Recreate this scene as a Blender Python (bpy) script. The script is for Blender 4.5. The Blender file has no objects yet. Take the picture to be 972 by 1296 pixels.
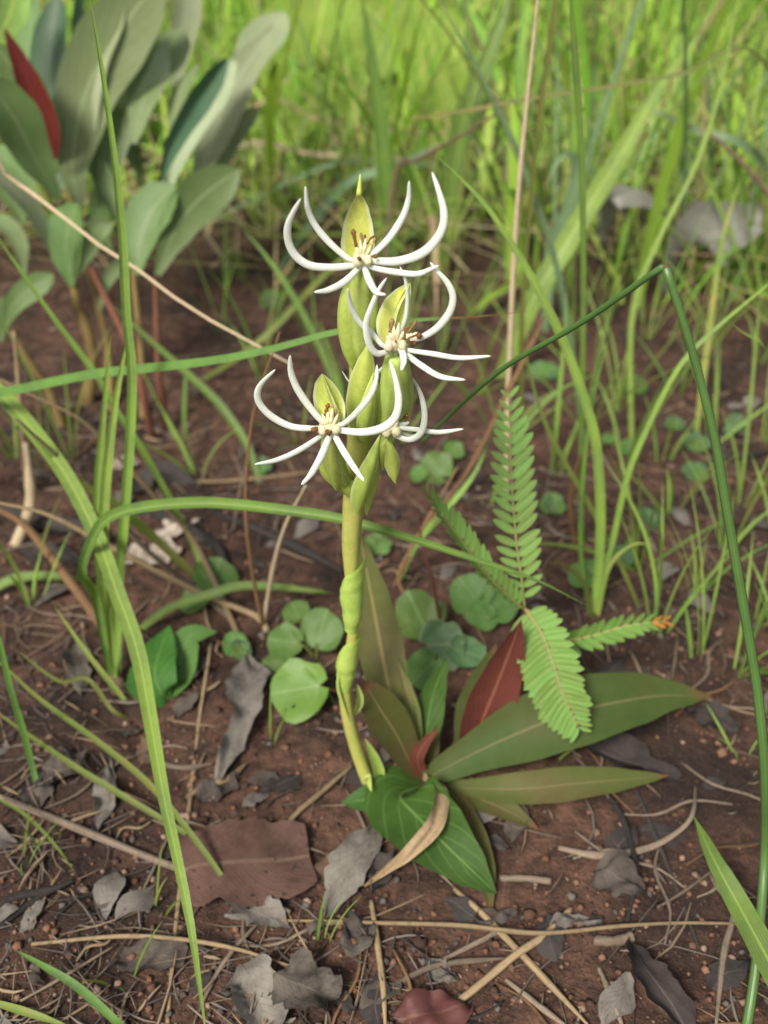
import bpy, math, random
import numpy as np
from mathutils import Vector, Matrix, noise

rnd = random.Random(7)
scene = bpy.context.scene
R = math.radians

# ------------------------------------------------------------------ camera, sky, sun, exposure
CAM_H, PITCH, VFOV = 0.42, R(35.0), R(55.0)
FPX = 648.0 / math.tan(VFOV / 2)
cam_d = bpy.data.cameras.new("camera")
cam = bpy.data.objects.new("camera", cam_d)
scene.collection.objects.link(cam)
cam.location = (0, 0, CAM_H)
cam.rotation_euler = (math.pi / 2 - PITCH, 0, 0)
cam_d.sensor_fit = 'VERTICAL'
cam_d.sensor_height = 36.0
cam_d.sensor_width = 27.0
cam_d.lens = 18.0 / math.tan(VFOV / 2)
cam_d.clip_start = 0.01
cam_d.clip_end = 500
cam_d.dof.use_dof = True
cam_d.dof.focus_distance = 0.368
cam_d.dof.aperture_fstop = 8.2
scene.camera = cam

SUN_EL, SUN_AZ = R(47), R(-150)          # azimuth from +Y towards +X
world = bpy.data.worlds.new("World")
scene.world = world
world.use_nodes = True
wn = world.node_tree.nodes
wl = world.node_tree.links
bg = wn.get("Background") or wn.new("ShaderNodeBackground")
sky = wn.new("ShaderNodeTexSky")
sky.sky_type = 'NISHITA'
sky.sun_disc = False
sky.sun_elevation = SUN_EL
sky.sun_rotation = SUN_AZ
sky.air_density = 1.0
sky.dust_density = 4.0
sky.ozone_density = 1.0
hsn = wn.new("ShaderNodeHueSaturation")       # thin cloud: a paler sky
hsn.inputs["Saturation"].default_value = 0.5
wl.new(sky.outputs[0], hsn.inputs["Color"])
wl.new(hsn.outputs[0], bg.inputs[0])
bg.inputs[1].default_value = 0.09
sun_d = bpy.data.lights.new("sun", 'SUN')
sun_d.energy = 3.4
sun_d.angle = R(16)
sun_d.color = (1.0, 0.95, 0.86)
sun = bpy.data.objects.new("sun", sun_d)
scene.collection.objects.link(sun)
sdir = Vector((math.sin(SUN_AZ) * math.cos(SUN_EL), math.cos(SUN_AZ) * math.cos(SUN_EL), math.sin(SUN_EL)))
sun.rotation_euler = sdir.to_track_quat('Z', 'Y').to_euler()
sun.location = sdir * 10
vs = scene.view_settings
vs.view_transform = 'Standard'
vs.look = 'None'
vs.exposure = 0.40
vs.gamma = 1.0
vs.use_curve_mapping = False
scene.cycles.use_denoising = True
scene.cycles.max_bounces = 8
scene.cycles.transparent_max_bounces = 6

# ------------------------------------------------------------------ helpers: rays, ground height
CAM = Vector((0, 0, CAM_H))
FWD = Vector((0, math.cos(PITCH), -math.sin(PITCH)))
UPV = Vector((0, math.sin(PITCH), math.cos(PITCH)))
RGT = Vector((1, 0, 0))


def gz(x, y):
    n = noise.noise
    z = 0.010 * n((x * 3.1, y * 3.1, 0.3)) + 0.006 * n((x * 9, y * 9, 4.1))
    z += 0.0028 * n((x * 34, y * 34, 9.7)) + 0.0014 * n((x * 90, y * 90, 2.2))
    r = math.hypot(x, y)
    if r > 3:
        z += 0.03 * n((x * .5, y * .5, 1.1)) * min(1, (r - 3) / 4)
    return z


def ray(px, py):
    return FWD + RGT * ((px - 486) / FPX) + UPV * ((648 - py) / FPX)


def Q(px, py, Y):
    d = ray(px, py)
    return CAM + d * (Y / d.y)


def G(px, py, lift=0.0):
    d = ray(px, py)
    z = 0.0
    p = CAM
    for _ in range(6):
        p = CAM + d * ((z - CAM_H) / d.z)
        z = gz(p.x, p.y) + lift
    return p


def PT(t, lift=0.0):
    # (px, py) on the ground; (px, py, -mm) that many mm above the ground; (px, py, Y) in the plane y = Y
    if len(t) == 2:
        return G(t[0], t[1], lift)
    return G(t[0], t[1], -t[2] * .001) if t[2] < 0 else Q(*t)


def depth(p):
    return (p - CAM).dot(FWD)


def px2m(p, w):
    return w * depth(p) / FPX


def spline(pts, n):
    P = [Vector(p) for p in pts]
    if len(P) == 2:
        P = [P[0], P[0].lerp(P[1], .5), P[1]]
    P = [P[0] * 2 - P[1]] + P + [P[-1] * 2 - P[-2]]
    dense = []
    for i in range(1, len(P) - 2):
        a, b, c, d = P[i - 1:i + 3]
        for k in range(14):
            t = k / 14
            dense.append(.5 * ((2 * b) + (c - a) * t + (2 * a - 5 * b + 4 * c - d) * t * t + (3 * b - a - 3 * c + d) * t ** 3))
    dense.append(P[-2])
    L = [0]
    for i in range(1, len(dense)):
        L.append(L[-1] + (dense[i] - dense[i - 1]).length)
    out = []
    j = 0
    for k in range(n):
        s = L[-1] * k / (n - 1)
        while j < len(L) - 2 and L[j + 1] < s:
            j += 1
        f = (s - L[j]) / max(1e-9, L[j + 1] - L[j])
        out.append(dense[j].lerp(dense[j + 1], min(1, max(0, f))))
    return out


def interp(prof, t):
    for i in range(len(prof) - 1):
        a, b = prof[i], prof[i + 1]
        if t <= b[0]:
            f = (t - a[0]) / max(1e-9, b[0] - a[0])
            f = f * f * (3 - 2 * f) * .4 + f * .6
            return a[1] + (b[1] - a[1]) * f
    return prof[-1][1]


PROF = {
    'grass': [(0, .55), (.15, .85), (.4, 1), (.65, .85), (.85, .48), (1, .03)],
    'grass2': [(0, .9), (.3, 1), (.7, .8), (.9, .4), (1, .04)],
    'strip': [(0, .7), (.1, 1), (.9, .95), (1, .35)],
    'stalk': [(0, 1), (.5, .8), (1, .25)],
    'lance': [(0, .12), (.15, .45), (.4, .92), (.55, 1), (.75, .75), (.9, .36), (1, .02)],
    'obl': [(0, .14), (.1, .3), (.35, .75), (.65, 1), (.82, .86), (.94, .48), (1, .04)],
    'ovate': [(0, .1), (.06, .45), (.18, .86), (.35, 1), (.6, .86), (.82, .5), (.94, .2), (1, .02)],
    'round': [(0, .25), (.06, .62), (.2, .9), (.42, 1), (.65, .93), (.85, .66), (.95, .38), (1, .1)],
    'spat': [(0, .25), (.3, .5), (.5, .7), (.75, 1), (.9, .85), (1, .2)],
    'hood': [(0, .72), (.12, .92), (.3, 1), (.55, .86), (.78, .58), (.93, .26), (1, .04)],
    'chunk': [(0, .7), (.08, .9), (.5, 1), (.92, .9), (1, .72)],
}


def tocam(p):
    return (CAM - p).normalized()


def ribbon(pts, width, prof='grass', nrm=None, n=22, m=4, cup=0.12, fold=0.0, roll=0.0, twist=0.0,
           jit=0.0, rag=0.0, wave=0.0, wavn=5, rest=False, seed=0.0):
    """a bent sheet along a spine; returns verts, faces, uvs"""
    S = spline(pts, n)
    pr = PROF[prof]
    V, UV = [], []
    prevN = None
    for i, p in enumerate(S):
        t = i / (n - 1)
        T = (S[min(n - 1, i + 1)] - S[max(0, i - 1)]).normalized()
        N = Vector(nrm) if nrm is not None else (tocam(p) + Vector((0, 0, .5)))
        N = N - T * N.dot(T)
        if N.length < 1e-4:
            N = prevN or Vector((0, 0, 1))
        N.normalize()
        if prevN is not None and N.dot(prevN) < 0.3 and nrm is None:
            N = (N + prevN * 1.5)
            N = (N - T * N.dot(T)).normalized()
        prevN = N
        N = Matrix.Rotation(roll + twist * t, 3, T) @ N
        Sd = T.cross(N).normalized()
        w = width * interp(pr, t) * .5
        if rag:
            wl_ = w * (1 + rag * (noise.noise((t * 7 + seed, 1.7, seed)) * .7 + .5 * noise.noise((t * 19 + seed, 3.7, seed))))
            wr_ = w * (1 + rag * (noise.noise((t * 7 + seed, 9.3, seed)) * .7 + .5 * noise.noise((t * 19 + seed, 6.1, seed))))
        else:
            wl_ = wr_ = w
        for j in range(m + 1):
            s = 2 * j / m - 1
            ww = wl_ if s < 0 else wr_
            h = cup * width * interp(pr, t) * (s * s - .3) + fold * w * abs(s) * 2
            if wave:
                h += wave * width * abs(s) * math.sin(t * wavn * 6.28 + (1.3 if s > 0 else 0) + seed)
            if jit:
                h += jit * noise.noise((p.x * 40 + s * 1.1, p.y * 40 + t * 3, seed))
            v = p + Sd * (s * ww) + N * h
            if rest:
                g = gz(v.x, v.y) + .0009
                if v.z < g:
                    v.z = g
            V.append(v)
            UV.append((j / m, t))
    F = []
    for i in range(n - 1):
        for j in range(m):
            a = i * (m + 1) + j
            F.append((a, a + 1, a + m + 2, a + m + 1))
    return V, F, UV


def tube(pts, radii, n=18, k=8, flat=1.0, ridge=0.0, nr=3, tw=0.0, nrm=None, cap=True, jit=0.0):
    S = spline(pts, n)
    V, UV, F = [], [], []
    prevN = None
    for i, p in enumerate(S):
        t = i / (n - 1)
        T = (S[min(n - 1, i + 1)] - S[max(0, i - 1)]).normalized()
        N = Vector(nrm) if nrm is not None else (prevN if prevN is not None else Vector((.1, -1, .2)))
        N = (N - T * N.dot(T))
        if N.length < 1e-5:
            N = T.orthogonal()
        N.normalize()
        prevN = N
        B = T.cross(N)
        r = interp(radii, t) if isinstance(radii, list) else radii
        if jit:
            r *= 1 + jit * noise.noise((t * 9, p.x * 60, p.z * 60))
        for j in range(k):
            a = 6.2832 * j / k
            rr = r * (1 + ridge * math.cos(nr * a + tw * t))
            V.append(p + B * (math.cos(a) * rr) + N * (math.sin(a) * rr * flat))
            UV.append((j / k, t))
    for i in range(n - 1):
        for j in range(k):
            F.append((i * k + j, i * k + (j + 1) % k, (i + 1) * k + (j + 1) % k, (i + 1) * k + j))
    if cap:
        F.append(tuple(range(k - 1, -1, -1)))
        F.append(tuple((n - 1) * k + j for j in range(k)))
    return V, F, UV


def join(*ms):
    V, F, UV = [], [], []
    for v, f, u in ms:
        o = len(V)
        V += v
        UV += u
        F += [tuple(i + o for i in q) for q in f]
    return V, F, UV


def blob(c, rx, ry, rz, seg=10, rings=7, amp=.12, seed=0., fr=2.0, rot=None):
    V, F, UV = [], [], []
    for i in range(rings + 1):
        th = math.pi * i / rings
        for j in range(seg):
            ph = 6.2832 * j / seg
            d = Vector((math.sin(th) * math.cos(ph), math.sin(th) * math.sin(ph), math.cos(th)))
            k = 1 + amp * noise.noise(d * fr + Vector((seed, seed * 2, 0)))
            v = Vector((d.x * rx * k, d.y * ry * k, d.z * rz * k))
            if rot is not None:
                v = rot @ v
            V.append(Vector(c) + v)
            UV.append((j / seg, i / rings))
    for i in range(rings):
        for j in range(seg):
            F.append((i * seg + j, (i + 1) * seg + j, (i + 1) * seg + (j + 1) % seg, i * seg + (j + 1) % seg))
    return V, F, UV


ORG = {}


def mesh_data(name, data, mat, org):
    V, F, UV = data
    me = bpy.data.meshes.new(name)
    me.from_pydata([tuple(Vector(v) - org) for v in V], [], F)
    uvl = me.uv_layers.new(name="UVMap")
    idx = np.empty(len(me.loops), dtype=np.int32)
    me.loops.foreach_get("vertex_index", idx)
    uvl.data.foreach_set("uv", np.array(UV, dtype=np.float32)[idx].ravel())
    me.polygons.foreach_set("use_smooth", np.ones(len(me.polygons), dtype=bool))
    me.materials.append(mat)
    me.update()
    return me


def part(name, data, mat, parent, label=None):
    org = ORG[parent.name]
    o = bpy.data.objects.new(name, mesh_data(name, data, mat, org))
    scene.collection.objects.link(o)
    o.parent = parent
    ORG[o.name] = org
    if label:
        o["label"] = label
    return o


def tag(o, label, cat, group=None, kind=None):
    if label:
        o["label"] = label
    if cat:
        o["category"] = cat
    if group:
        o["group"] = group
    if kind:
        o["kind"] = kind
    return o


def root(name, loc, label, cat, group=None):
    o = bpy.data.objects.new(name, None)
    o.empty_display_size = 0.01
    o.location = loc
    scene.collection.objects.link(o)
    ORG[o.name] = Vector(loc)
    return tag(o, label, cat, group)


def single(name, data, mat, org, label, cat, group=None, kind=None):
    org = Vector(org)
    o = bpy.data.objects.new(name, mesh_data(name, data, mat, org))
    o.location = org
    scene.collection.objects.link(o)
    ORG[o.name] = org
    return tag(o, label, cat, group, kind)


# ------------------------------------------------------------------ materials
class NT:
    def __init__(s, name):
        s.m = bpy.data.materials.new(name)
        s.m.use_nodes = True
        s.t = s.m.node_tree
        s.t.nodes.clear()
        s.out = s.n("ShaderNodeOutputMaterial")

    def n(s, ty, **kw):
        x = s.t.nodes.new(ty)
        for k, v in kw.items():
            setattr(x, k, v)
        return x

    def l(s, a, b):
        s.t.links.new(a, b)

    def val(s, sock, v):
        if hasattr(v, 'is_output') or isinstance(v, bpy.types.NodeSocket):
            s.l(v, sock)
        else:
            sock.default_value = v

    def math(s, op, a, b=0.0, c=None):
        x = s.n("ShaderNodeMath", operation=op)
        s.val(x.inputs[0], a)
        s.val(x.inputs[1], b)
        if c is not None:
            s.val(x.inputs[2], c)
        return x.outputs[0]

    def ramp(s, f, lo, hi, to0=0., to1=1.):
        x = s.n("ShaderNodeMapRange", interpolation_type='SMOOTHSTEP')
        s.val(x.inputs[0], f)
        x.inputs[1].default_value = lo
        x.inputs[2].default_value = hi
        x.inputs[3].default_value = to0
        x.inputs[4].default_value = to1
        return x.outputs[0]

    def mix(s, f, a, b, mode='MIX'):
        x = s.n("ShaderNodeMix", data_type='RGBA', blend_type=mode)
        s.val(x.inputs[0], f)
        for sk, v in ((x.inputs[6], a), (x.inputs[7], b)):
            if isinstance(v, tuple):
                sk.default_value = v if len(v) == 4 else (*v, 1)
            else:
                s.l(v, sk)
        return x.outputs[2]

    def noise(s, scale, detail=3, co=None, rough=.55):
        x = s.n("ShaderNodeTexNoise")
        x.inputs["Scale"].default_value = scale
        x.inputs["Detail"].default_value = detail
        x.inputs["Roughness"].default_value = rough
        if co is not None:
            s.l(co, x.inputs["Vector"])
        return x.outputs["Fac"]

    def bump(s, h, dist, st=1.0):
        x = s.n("ShaderNodeBump")
        x.inputs["Strength"].default_value = st
        x.inputs["Distance"].default_value = dist
        s.l(h, x.inputs["Height"])
        return x.outputs["Normal"]


def hsv(c, h=0., s=1., v=1.):
    import colorsys
    a = colorsys.rgb_to_hsv(*c)
    return colorsys.hsv_to_rgb((a[0] + h) % 1, min(1, a[1] * s), a[2] * v)


def leaf_mat(name, col, col2=None, rib=None, ribw=.035, veins=0.0, vn=11, trans=.35, rough=.5, stripes=0.0,
             spots=None, spot_lo=.68, tip=None, edge=None, edge0=.39, back=None, nscale=60, spec=.35, bmp=.00012, holes=None, bvar=.35):
    t = NT(name)
    uv = t.n("ShaderNodeUVMap").outputs[0]
    sep = t.n("ShaderNodeSeparateXYZ")
    t.l(uv, sep.inputs[0])
    U, Vv = sep.outputs[0], sep.outputs[1]
    geo = t.n("ShaderNodeNewGeometry")
    obj = t.n("ShaderNodeObjectInfo")
    tc = t.n("ShaderNodeTexCoord").outputs["Object"]
    mp = t.n("ShaderNodeVectorMath", operation='ADD')
    t.l(tc, mp.inputs[0])
    cmb = t.n("ShaderNodeCombineXYZ")
    t.l(obj.outputs["Random"], cmb.inputs[0])
    t.l(obj.outputs["Random"], cmb.inputs[2])
    t.l(cmb.outputs[0], mp.inputs[1])
    co = mp.outputs[0]
    col2 = col2 or hsv(col, .015, .85, .62)
    nz = t.noise(nscale, 4, co)
    c = t.mix(t.ramp(nz, .32, .7), (*col, 1), (*col2, 1))
    nz2 = t.noise(nscale * 6, 3, co, .7)
    c = t.mix(t.ramp(nz2, .3, .75, 0, .35), c, (*hsv(col, -.02, .9, 1.35), 1))
    # per-object variation
    hs = t.n("ShaderNodeHueSaturation")
    t.l(c, hs.inputs["Color"])
    t.l(t.math('MULTIPLY_ADD', obj.outputs["Random"], .03, .485), hs.inputs["Hue"])
    t.l(t.math('MULTIPLY_ADD', obj.outputs["Random"], bvar, 1 - bvar * .5), hs.inputs["Value"])
    c = hs.outputs[0]
    d = t.math('ABSOLUTE', t.math('SUBTRACT', U, .5))
    height = None
    if stripes:
        w = t.math('SINE', t.math('MULTIPLY', U, 62.8))
        w = t.math('MULTIPLY', t.math('ADD', w, 1), .5)
        c = t.mix(t.math('MULTIPLY', w, stripes), c, (*hsv(col, 0, .8, 1.5), 1))
        height = w
    if veins:
        vv = t.math('SUBTRACT', t.math('MULTIPLY', Vv, vn), t.math('MULTIPLY', d, vn * .75))
        fr = t.math('ABSOLUTE', t.math('SUBTRACT', t.math('FRACT', vv), .5))
        vm = t.ramp(fr, .02, .1, 1, 0)
        c = t.mix(t.math('MULTIPLY', vm, veins), c, (*(rib or hsv(col, 0, .7, 1.7)), 1))
        height = vm
    if edge:
        c = t.mix(t.ramp(d, edge0, edge0 + .07, 0, .85), c, (*edge, 1))
    if rib:
        rm = t.ramp(d, ribw * .5, ribw, 1, 0)
        c = t.mix(t.math('MULTIPLY', rm, .85), c, (*rib, 1))
        height = rm if height is None else t.math('ADD', height, rm)
    if tip:
        c = t.mix(t.ramp(t.math('ADD', Vv, t.math('MULTIPLY', nz, .2)), 1.0, 1.1), c, (*tip, 1))
    if spots:
        sn = t.noise(nscale * 9, 2, co)
        c = t.mix(t.ramp(sn, spot_lo, spot_lo + .04), c, (*spots, 1))
    cf = c
    if back:
        cf = t.mix(geo.outputs["Backfacing"], c, (*back, 1))
    p = t.n("ShaderNodeBsdfPrincipled")
    t.l(cf, p.inputs["Base Color"])
    p.inputs["Roughness"].default_value = rough
    p.inputs["Specular IOR Level"].default_value = spec
    hh = nz2 if height is None else t.math('ADD', t.math('MULTIPLY', height, .4), nz2)
    nrm = t.bump(hh, bmp, .8)
    t.l(nrm, p.inputs["Normal"])
    tr = t.n("ShaderNodeBsdfTranslucent")
    tcx = t.mix(.5, c, (*hsv(col, -.025, 1.0, 1.5), 1))
    t.l(tcx, tr.inputs[0])
    ms = t.n("ShaderNodeMixShader")
    ms.inputs[0].default_value = trans
    t.l(p.outputs[0], ms.inputs[1])
    t.l(tr.outputs[0], ms.inputs[2])
    sh = ms.outputs[0]
    if holes:
        hn = t.noise(nscale * 1.1, 2, co)
        hm = t.ramp(hn, holes, holes + .01)
        tp = t.n("ShaderNodeBsdfTransparent")
        m2 = t.n("ShaderNodeMixShader")
        t.l(hm, m2.inputs[0])
        t.l(sh, m2.inputs[1])
        t.l(tp.outputs[0], m2.inputs[2])
        sh = m2.outputs[0]
    t.l(sh, t.out.inputs[0])
    return t.m


def wood_mat(name, col, col2, rough=.8, sx=400, bmp=.0005, spec=.2):
    t = NT(name)
    uv = t.n("ShaderNodeUVMap").outputs[0]
    mp = t.n("ShaderNodeMapping")
    mp.inputs["Scale"].default_value = (14, 3, 1)
    t.l(uv, mp.inputs[0])
    obj = t.n("ShaderNodeObjectInfo")
    cmb = t.n("ShaderNodeCombineXYZ")
    t.l(t.math('MULTIPLY', obj.outputs["Random"], 37), cmb.inputs[0])
    t.l(cmb.outputs[0], mp.inputs["Location"])
    nz = t.noise(1.0, 5, mp.outputs[0], .65)
    tc = t.n("ShaderNodeTexCoord").outputs["Object"]
    n2 = t.noise(sx, 3, tc)
    c = t.mix(t.ramp(nz, .35, .68), (*col, 1), (*col2, 1))
    c = t.mix(t.ramp(n2, .45, .75, 0, .5), c, (*hsv(col2, 0, 1, .6), 1))
    hs = t.n("ShaderNodeHueSaturation")
    t.l(c, hs.inputs["Color"])
    t.l(t.math('MULTIPLY_ADD', obj.outputs["Random"], .6, .7), hs.inputs["Value"])
    p = t.n("ShaderNodeBsdfPrincipled")
    t.l(hs.outputs[0], p.inputs["Base Color"])
    p.inputs["Roughness"].default_value = rough
    p.inputs["Specular IOR Level"].default_value = spec
    t.l(t.bump(nz, bmp, .8), p.inputs["Normal"])
    t.l(p.outputs[0], t.out.inputs[0])
    return t.m


def soil_mat():
    t = NT("soil")
    tc = t.n("ShaderNodeTexCoord").outputs["Object"]
    a = t.noise(9, 5, tc, .6)
    b = t.noise(85, 6, tc, .7)
    g = t.noise(520, 4, tc, .75)
    c = t.mix(t.ramp(b, .3, .72), (.05, .030, .023, 1), (.20, .108, .074, 1))
    c = t.mix(t.ramp(a, .44, .62, 0, .8), c, (.034, .026, .022, 1))
    c = t.mix(t.ramp(g, .55, .78, 0, .6), c, (.25, .165, .125, 1))
    c = t.mix(t.ramp(g, .45, .25, 0, .7), c, (.04, .025, .02, 1))
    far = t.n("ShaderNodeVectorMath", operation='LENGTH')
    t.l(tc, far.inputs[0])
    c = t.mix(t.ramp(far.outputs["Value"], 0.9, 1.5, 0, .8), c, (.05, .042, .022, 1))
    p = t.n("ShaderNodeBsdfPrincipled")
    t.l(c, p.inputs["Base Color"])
    p.inputs["Roughness"].default_value = .95
    p.inputs["Specular IOR Level"].default_value = .15
    h = t.math('ADD', t.math('MULTIPLY', b, .9), t.math('MULTIPLY', g, .35))
    t.l(t.bump(h, .006, 1.0), p.inputs["Normal"])
    t.l(p.outputs[0], t.out.inputs[0])
    return t.m


def attr_mat(name, trans, rough=.55, spec=.3):
    t = NT(name)
    at = t.n("ShaderNodeAttribute", attribute_name="Col")
    c = at.outputs["Color"]
    p = t.n("ShaderNodeBsdfPrincipled")
    t.l(c, p.inputs["Base Color"])
    p.inputs["Roughness"].default_value = rough
    p.inputs["Specular IOR Level"].default_value = spec
    if trans:
        tr = t.n("ShaderNodeBsdfTranslucent")
        t.l(t.mix(1.0, c, (1.25, 1.3, .75, 1), 'MULTIPLY'), tr.inputs[0])
        ms = t.n("ShaderNodeMixShader")
        ms.inputs[0].default_value = trans
        t.l(p.outputs[0], ms.inputs[1])
        t.l(tr.outputs[0], ms.inputs[2])
        t.l(ms.outputs[0], t.out.inputs[0])
    else:
        t.l(p.outputs[0], t.out.inputs[0])
    return t.m


M = {}
M['soil'] = soil_mat()
M['bright'] = leaf_mat('grass_bright', (.20, .33, .04), rib=(.36, .49, .11), ribw=.06, stripes=.35, trans=.28, nscale=40)
M['green'] = leaf_mat('grass_green', (.13, .235, .03), rib=(.25, .37, .075), ribw=.06, stripes=.3, trans=.28, nscale=40)
M['lime'] = leaf_mat('grass_lime', (.25, .40, .05), rib=(.4, .55, .15), ribw=.06, stripes=.3, trans=.28, nscale=40)
M['olive'] = leaf_mat('grass_olive', (.13, .18, .03), (.22, .2, .05), stripes=.3, trans=.35, nscale=30, tip=(.35, .22, .09))
M['greygreen'] = leaf_mat('grass_greygreen', (.17, .28, .12), stripes=.3, trans=.3, nscale=40, tip=(.4, .3, .2))
M['yellowed'] = leaf_mat('grass_yellowed', (.2, .33, .05), (.48, .38, .13), stripes=.25, trans=.35, nscale=26)
M['redtip'] = leaf_mat('grass_redtip', (.13, .27, .04), stripes=.3, trans=.36, tip=(.2, .05, .03))
M['rush'] = leaf_mat('rush_stem', (.065, .15, .03), (.09, .2, .045), trans=.1, rough=.38, spec=.45, stripes=.35, nscale=50)
M['purple'] = leaf_mat('stem_purple', (.16, .09, .07), (.2, .16, .08), trans=.1)
M['straw'] = wood_mat('straw', (.34, .25, .14), (.22, .155, .09), .6)
M['paleStraw'] = wood_mat('straw_pale', (.52, .42, .28), (.38, .29, .17), .55)
M['greyStraw'] = wood_mat('straw_grey', (.25, .19, .14), (.15, .115, .085), .8)
M['brownStem'] = wood_mat('stem_brown', (.23, .13, .06), (.13, .075, .04), .7)
M['ochreStem'] = wood_mat('stem_ochre', (.26, .19, .065), (.17, .11, .045), .7)
M['redStem'] = wood_mat('stem_red', (.16, .065, .04), (.10, .04, .026), .7)
M['twig'] = wood_mat('twig_dark', (.055, .045, .04), (.03, .026, .024), .85)
M['bark'] = wood_mat('bark_pale', (.5, .43, .35), (.3, .24, .18), .85, 250)
M['deadGrey'] = leaf_mat('dead_leaf_grey', (.125, .105, .086), (.045, .037, .031), rib=(.13, .11, .09), ribw=.03, veins=.05, vn=9, trans=.08, rough=.9, spec=.1, nscale=45, bmp=.0005, spots=(.06, .05, .045))
M['deadPale'] = leaf_mat('dead_leaf_pale', (.21, .188, .16), (.085, .073, .062), rib=(.2, .18, .15), ribw=.03, veins=.05, vn=8, trans=.08, rough=.9, spec=.1, nscale=45, bmp=.0005, spots=(.1, .09, .08))
M['bleached'] = leaf_mat('dead_leaf_bleached', (.25, .245, .21), (.18, .175, .15), rib=(.3, .29, .24), trans=.15, rough=.75, nscale=20)
M['deadBrown'] = leaf_mat('dead_leaf_brown', (.16, .10, .07), (.085, .052, .038), rib=(.17, .11, .08), veins=.04, spots=(.05, .035, .03), spot_lo=.66, trans=.1, rough=.9, spec=.1, nscale=35, bmp=.0004)
M['deadDark'] = leaf_mat('dead_leaf_dark', (.065, .055, .05), (.035, .03, .028), rib=(.1, .085, .08), veins=.2, trans=.05, rough=.9, spec=.1, nscale=40, bmp=.0005)
M['deadRed'] = leaf_mat('dead_leaf_red', (.12, .045, .035), (.075, .034, .028), rib=(.16, .07, .05), veins=.25, trans=.1, rough=.6, nscale=40)
# orchid
M['petal'] = leaf_mat('petal_white', (.77, .79, .74), (.71, .75, .64), trans=.28, rough=.42, spec=.4, nscale=120, bmp=.00003, bvar=.08)
M['throat'] = leaf_mat('throat_cream', (.80, .76, .52), (.74, .68, .38), trans=.25, rough=.5, nscale=300, spots=(.35, .2, .06), spot_lo=.7, bvar=.05, bmp=.00003)
M['sepal'] = leaf_mat('sepal_green', (.60, .66, .14), (.54, .62, .11), edge=(.74, .78, .48), edge0=.33, veins=.12, vn=3, trans=.2, rough=.45, nscale=120, spots=(.05, .04, .015), spot_lo=.735, bvar=.1, bmp=.00004)
M['ovary'] = leaf_mat('ovary_green', (.46, .56, .12), (.38, .50, .09), stripes=.25, trans=.12, rough=.42, bmp=.00005, nscale=110, spots=(.05, .05, .015), spot_lo=.73, bvar=.12)
M['ostem'] = leaf_mat('orchid_stem', (.47, .50, .13), (.38, .44, .09), trans=.18, rough=.45, bmp=.00006, nscale=70, spots=(.10, .09, .03), spot_lo=.72, bvar=.05)
M['bract'] = leaf_mat('bract_green', (.44, .55, .11), (.36, .49, .085), edge=(.62, .66, .32), bmp=.00005, trans=.15, rough=.45, nscale=80, spots=(.05, .05, .015), spot_lo=.73, bvar=.12)
M['anther'] = wood_mat('anther_brown', (.24, .11, .04), (.10, .04, .018), .5, 900)
M['antherTan'] = wood_mat('anther_tan', (.50, .34, .15), (.28, .13, .05), .5, 900)
# broadleaf rosette
M['rosGreen'] = leaf_mat('rosette_green', (.052, .082, .018), (.078, .08, .024), rib=(.17, .16, .065), ribw=.028, veins=.05, vn=14, trans=.25, rough=.6, spec=.2, nscale=25, back=(.15, .13, .07), tip=(.16, .08, .04))
M['rosOlive'] = leaf_mat('rosette_olive', (.085, .10, .024), (.115, .085, .036), rib=(.21, .17, .08), ribw=.03, veins=.05, vn=14, trans=.25, rough=.6, spec=.2, nscale=25, tip=(.2, .08, .04))
M['rosPink'] = leaf_mat('rosette_underside', (.145, .175, .05), (.165, .15, .065), rib=(.34, .27, .12), ribw=.05, veins=.1, vn=14, trans=.25, rough=.6, spec=.2, nscale=22)
M['rosRed'] = leaf_mat('rosette_red', (.14, .042, .026), (.10, .032, .021), rib=(.3, .11, .07), ribw=.04, veins=.15, vn=12, trans=.22, rough=.6, spec=.2, nscale=30)
M['rosDeep'] = leaf_mat('broad_green', (.05, .135, .02), (.038, .10, .018), rib=(.14, .25, .06), ribw=.025, veins=.35, vn=6, trans=.25, rough=.6, spec=.2, nscale=20)
# ground herbs
M['herb'] = leaf_mat('herb_green', (.085, .18, .035), (.12, .22, .055), rib=(.17, .28, .09), ribw=.03, veins=.15, vn=5, trans=.3, rough=.5, nscale=60)
M['herbBlue'] = leaf_mat('herb_bluegreen', (.095, .18, .075), (.08, .145, .055), rib=(.17, .26, .12), veins=.15, vn=5, trans=.3, rough=.5, nscale=60)
M['herbHole'] = leaf_mat('herb_eaten', (.12, .25, .035), (.17, .30, .06), rib=(.22, .34, .10), ribw=.03, veins=.15, vn=5, trans=.3, rough=.45, nscale=75, holes=.68)
# shrub
M['shGreen'] = leaf_mat('shrub_green', (.12, .205, .06), (.155, .235, .085), rib=(.28, .35, .17), ribw=.03, veins=.22, vn=9, trans=.3, rough=.5, nscale=14, back=(.30, .36, .24))
M['shGrey'] = leaf_mat('shrub_grey', (.175, .25, .095), (.235, .30, .145), rib=(.32, .39, .19), ribw=.035, veins=.25, vn=9, trans=.3, rough=.65, nscale=14)
M['shSilver'] = leaf_mat('shrub_silver', (.29, .36, .185), (.38, .43, .27), rib=(.44, .5, .32), ribw=.035, veins=.25, vn=9, trans=.3, rough=.65, nscale=14)
M['shDark'] = leaf_mat('shrub_dark', (.05, .11, .05), (.07, .14, .07), rib=(.14, .22, .1), ribw=.03, veins=.2, vn=9, trans=.25, rough=.4, nscale=14)
M['bigLeaf'] = leaf_mat('big_leaf', (.19, .33, .035), (.28, .38, .06), rib=(.40, .40, .12), ribw=.025, veins=.5, vn=8, trans=.35, rough=.45, nscale=14, spots=(.33, .2, .06), spot_lo=.7)
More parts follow.
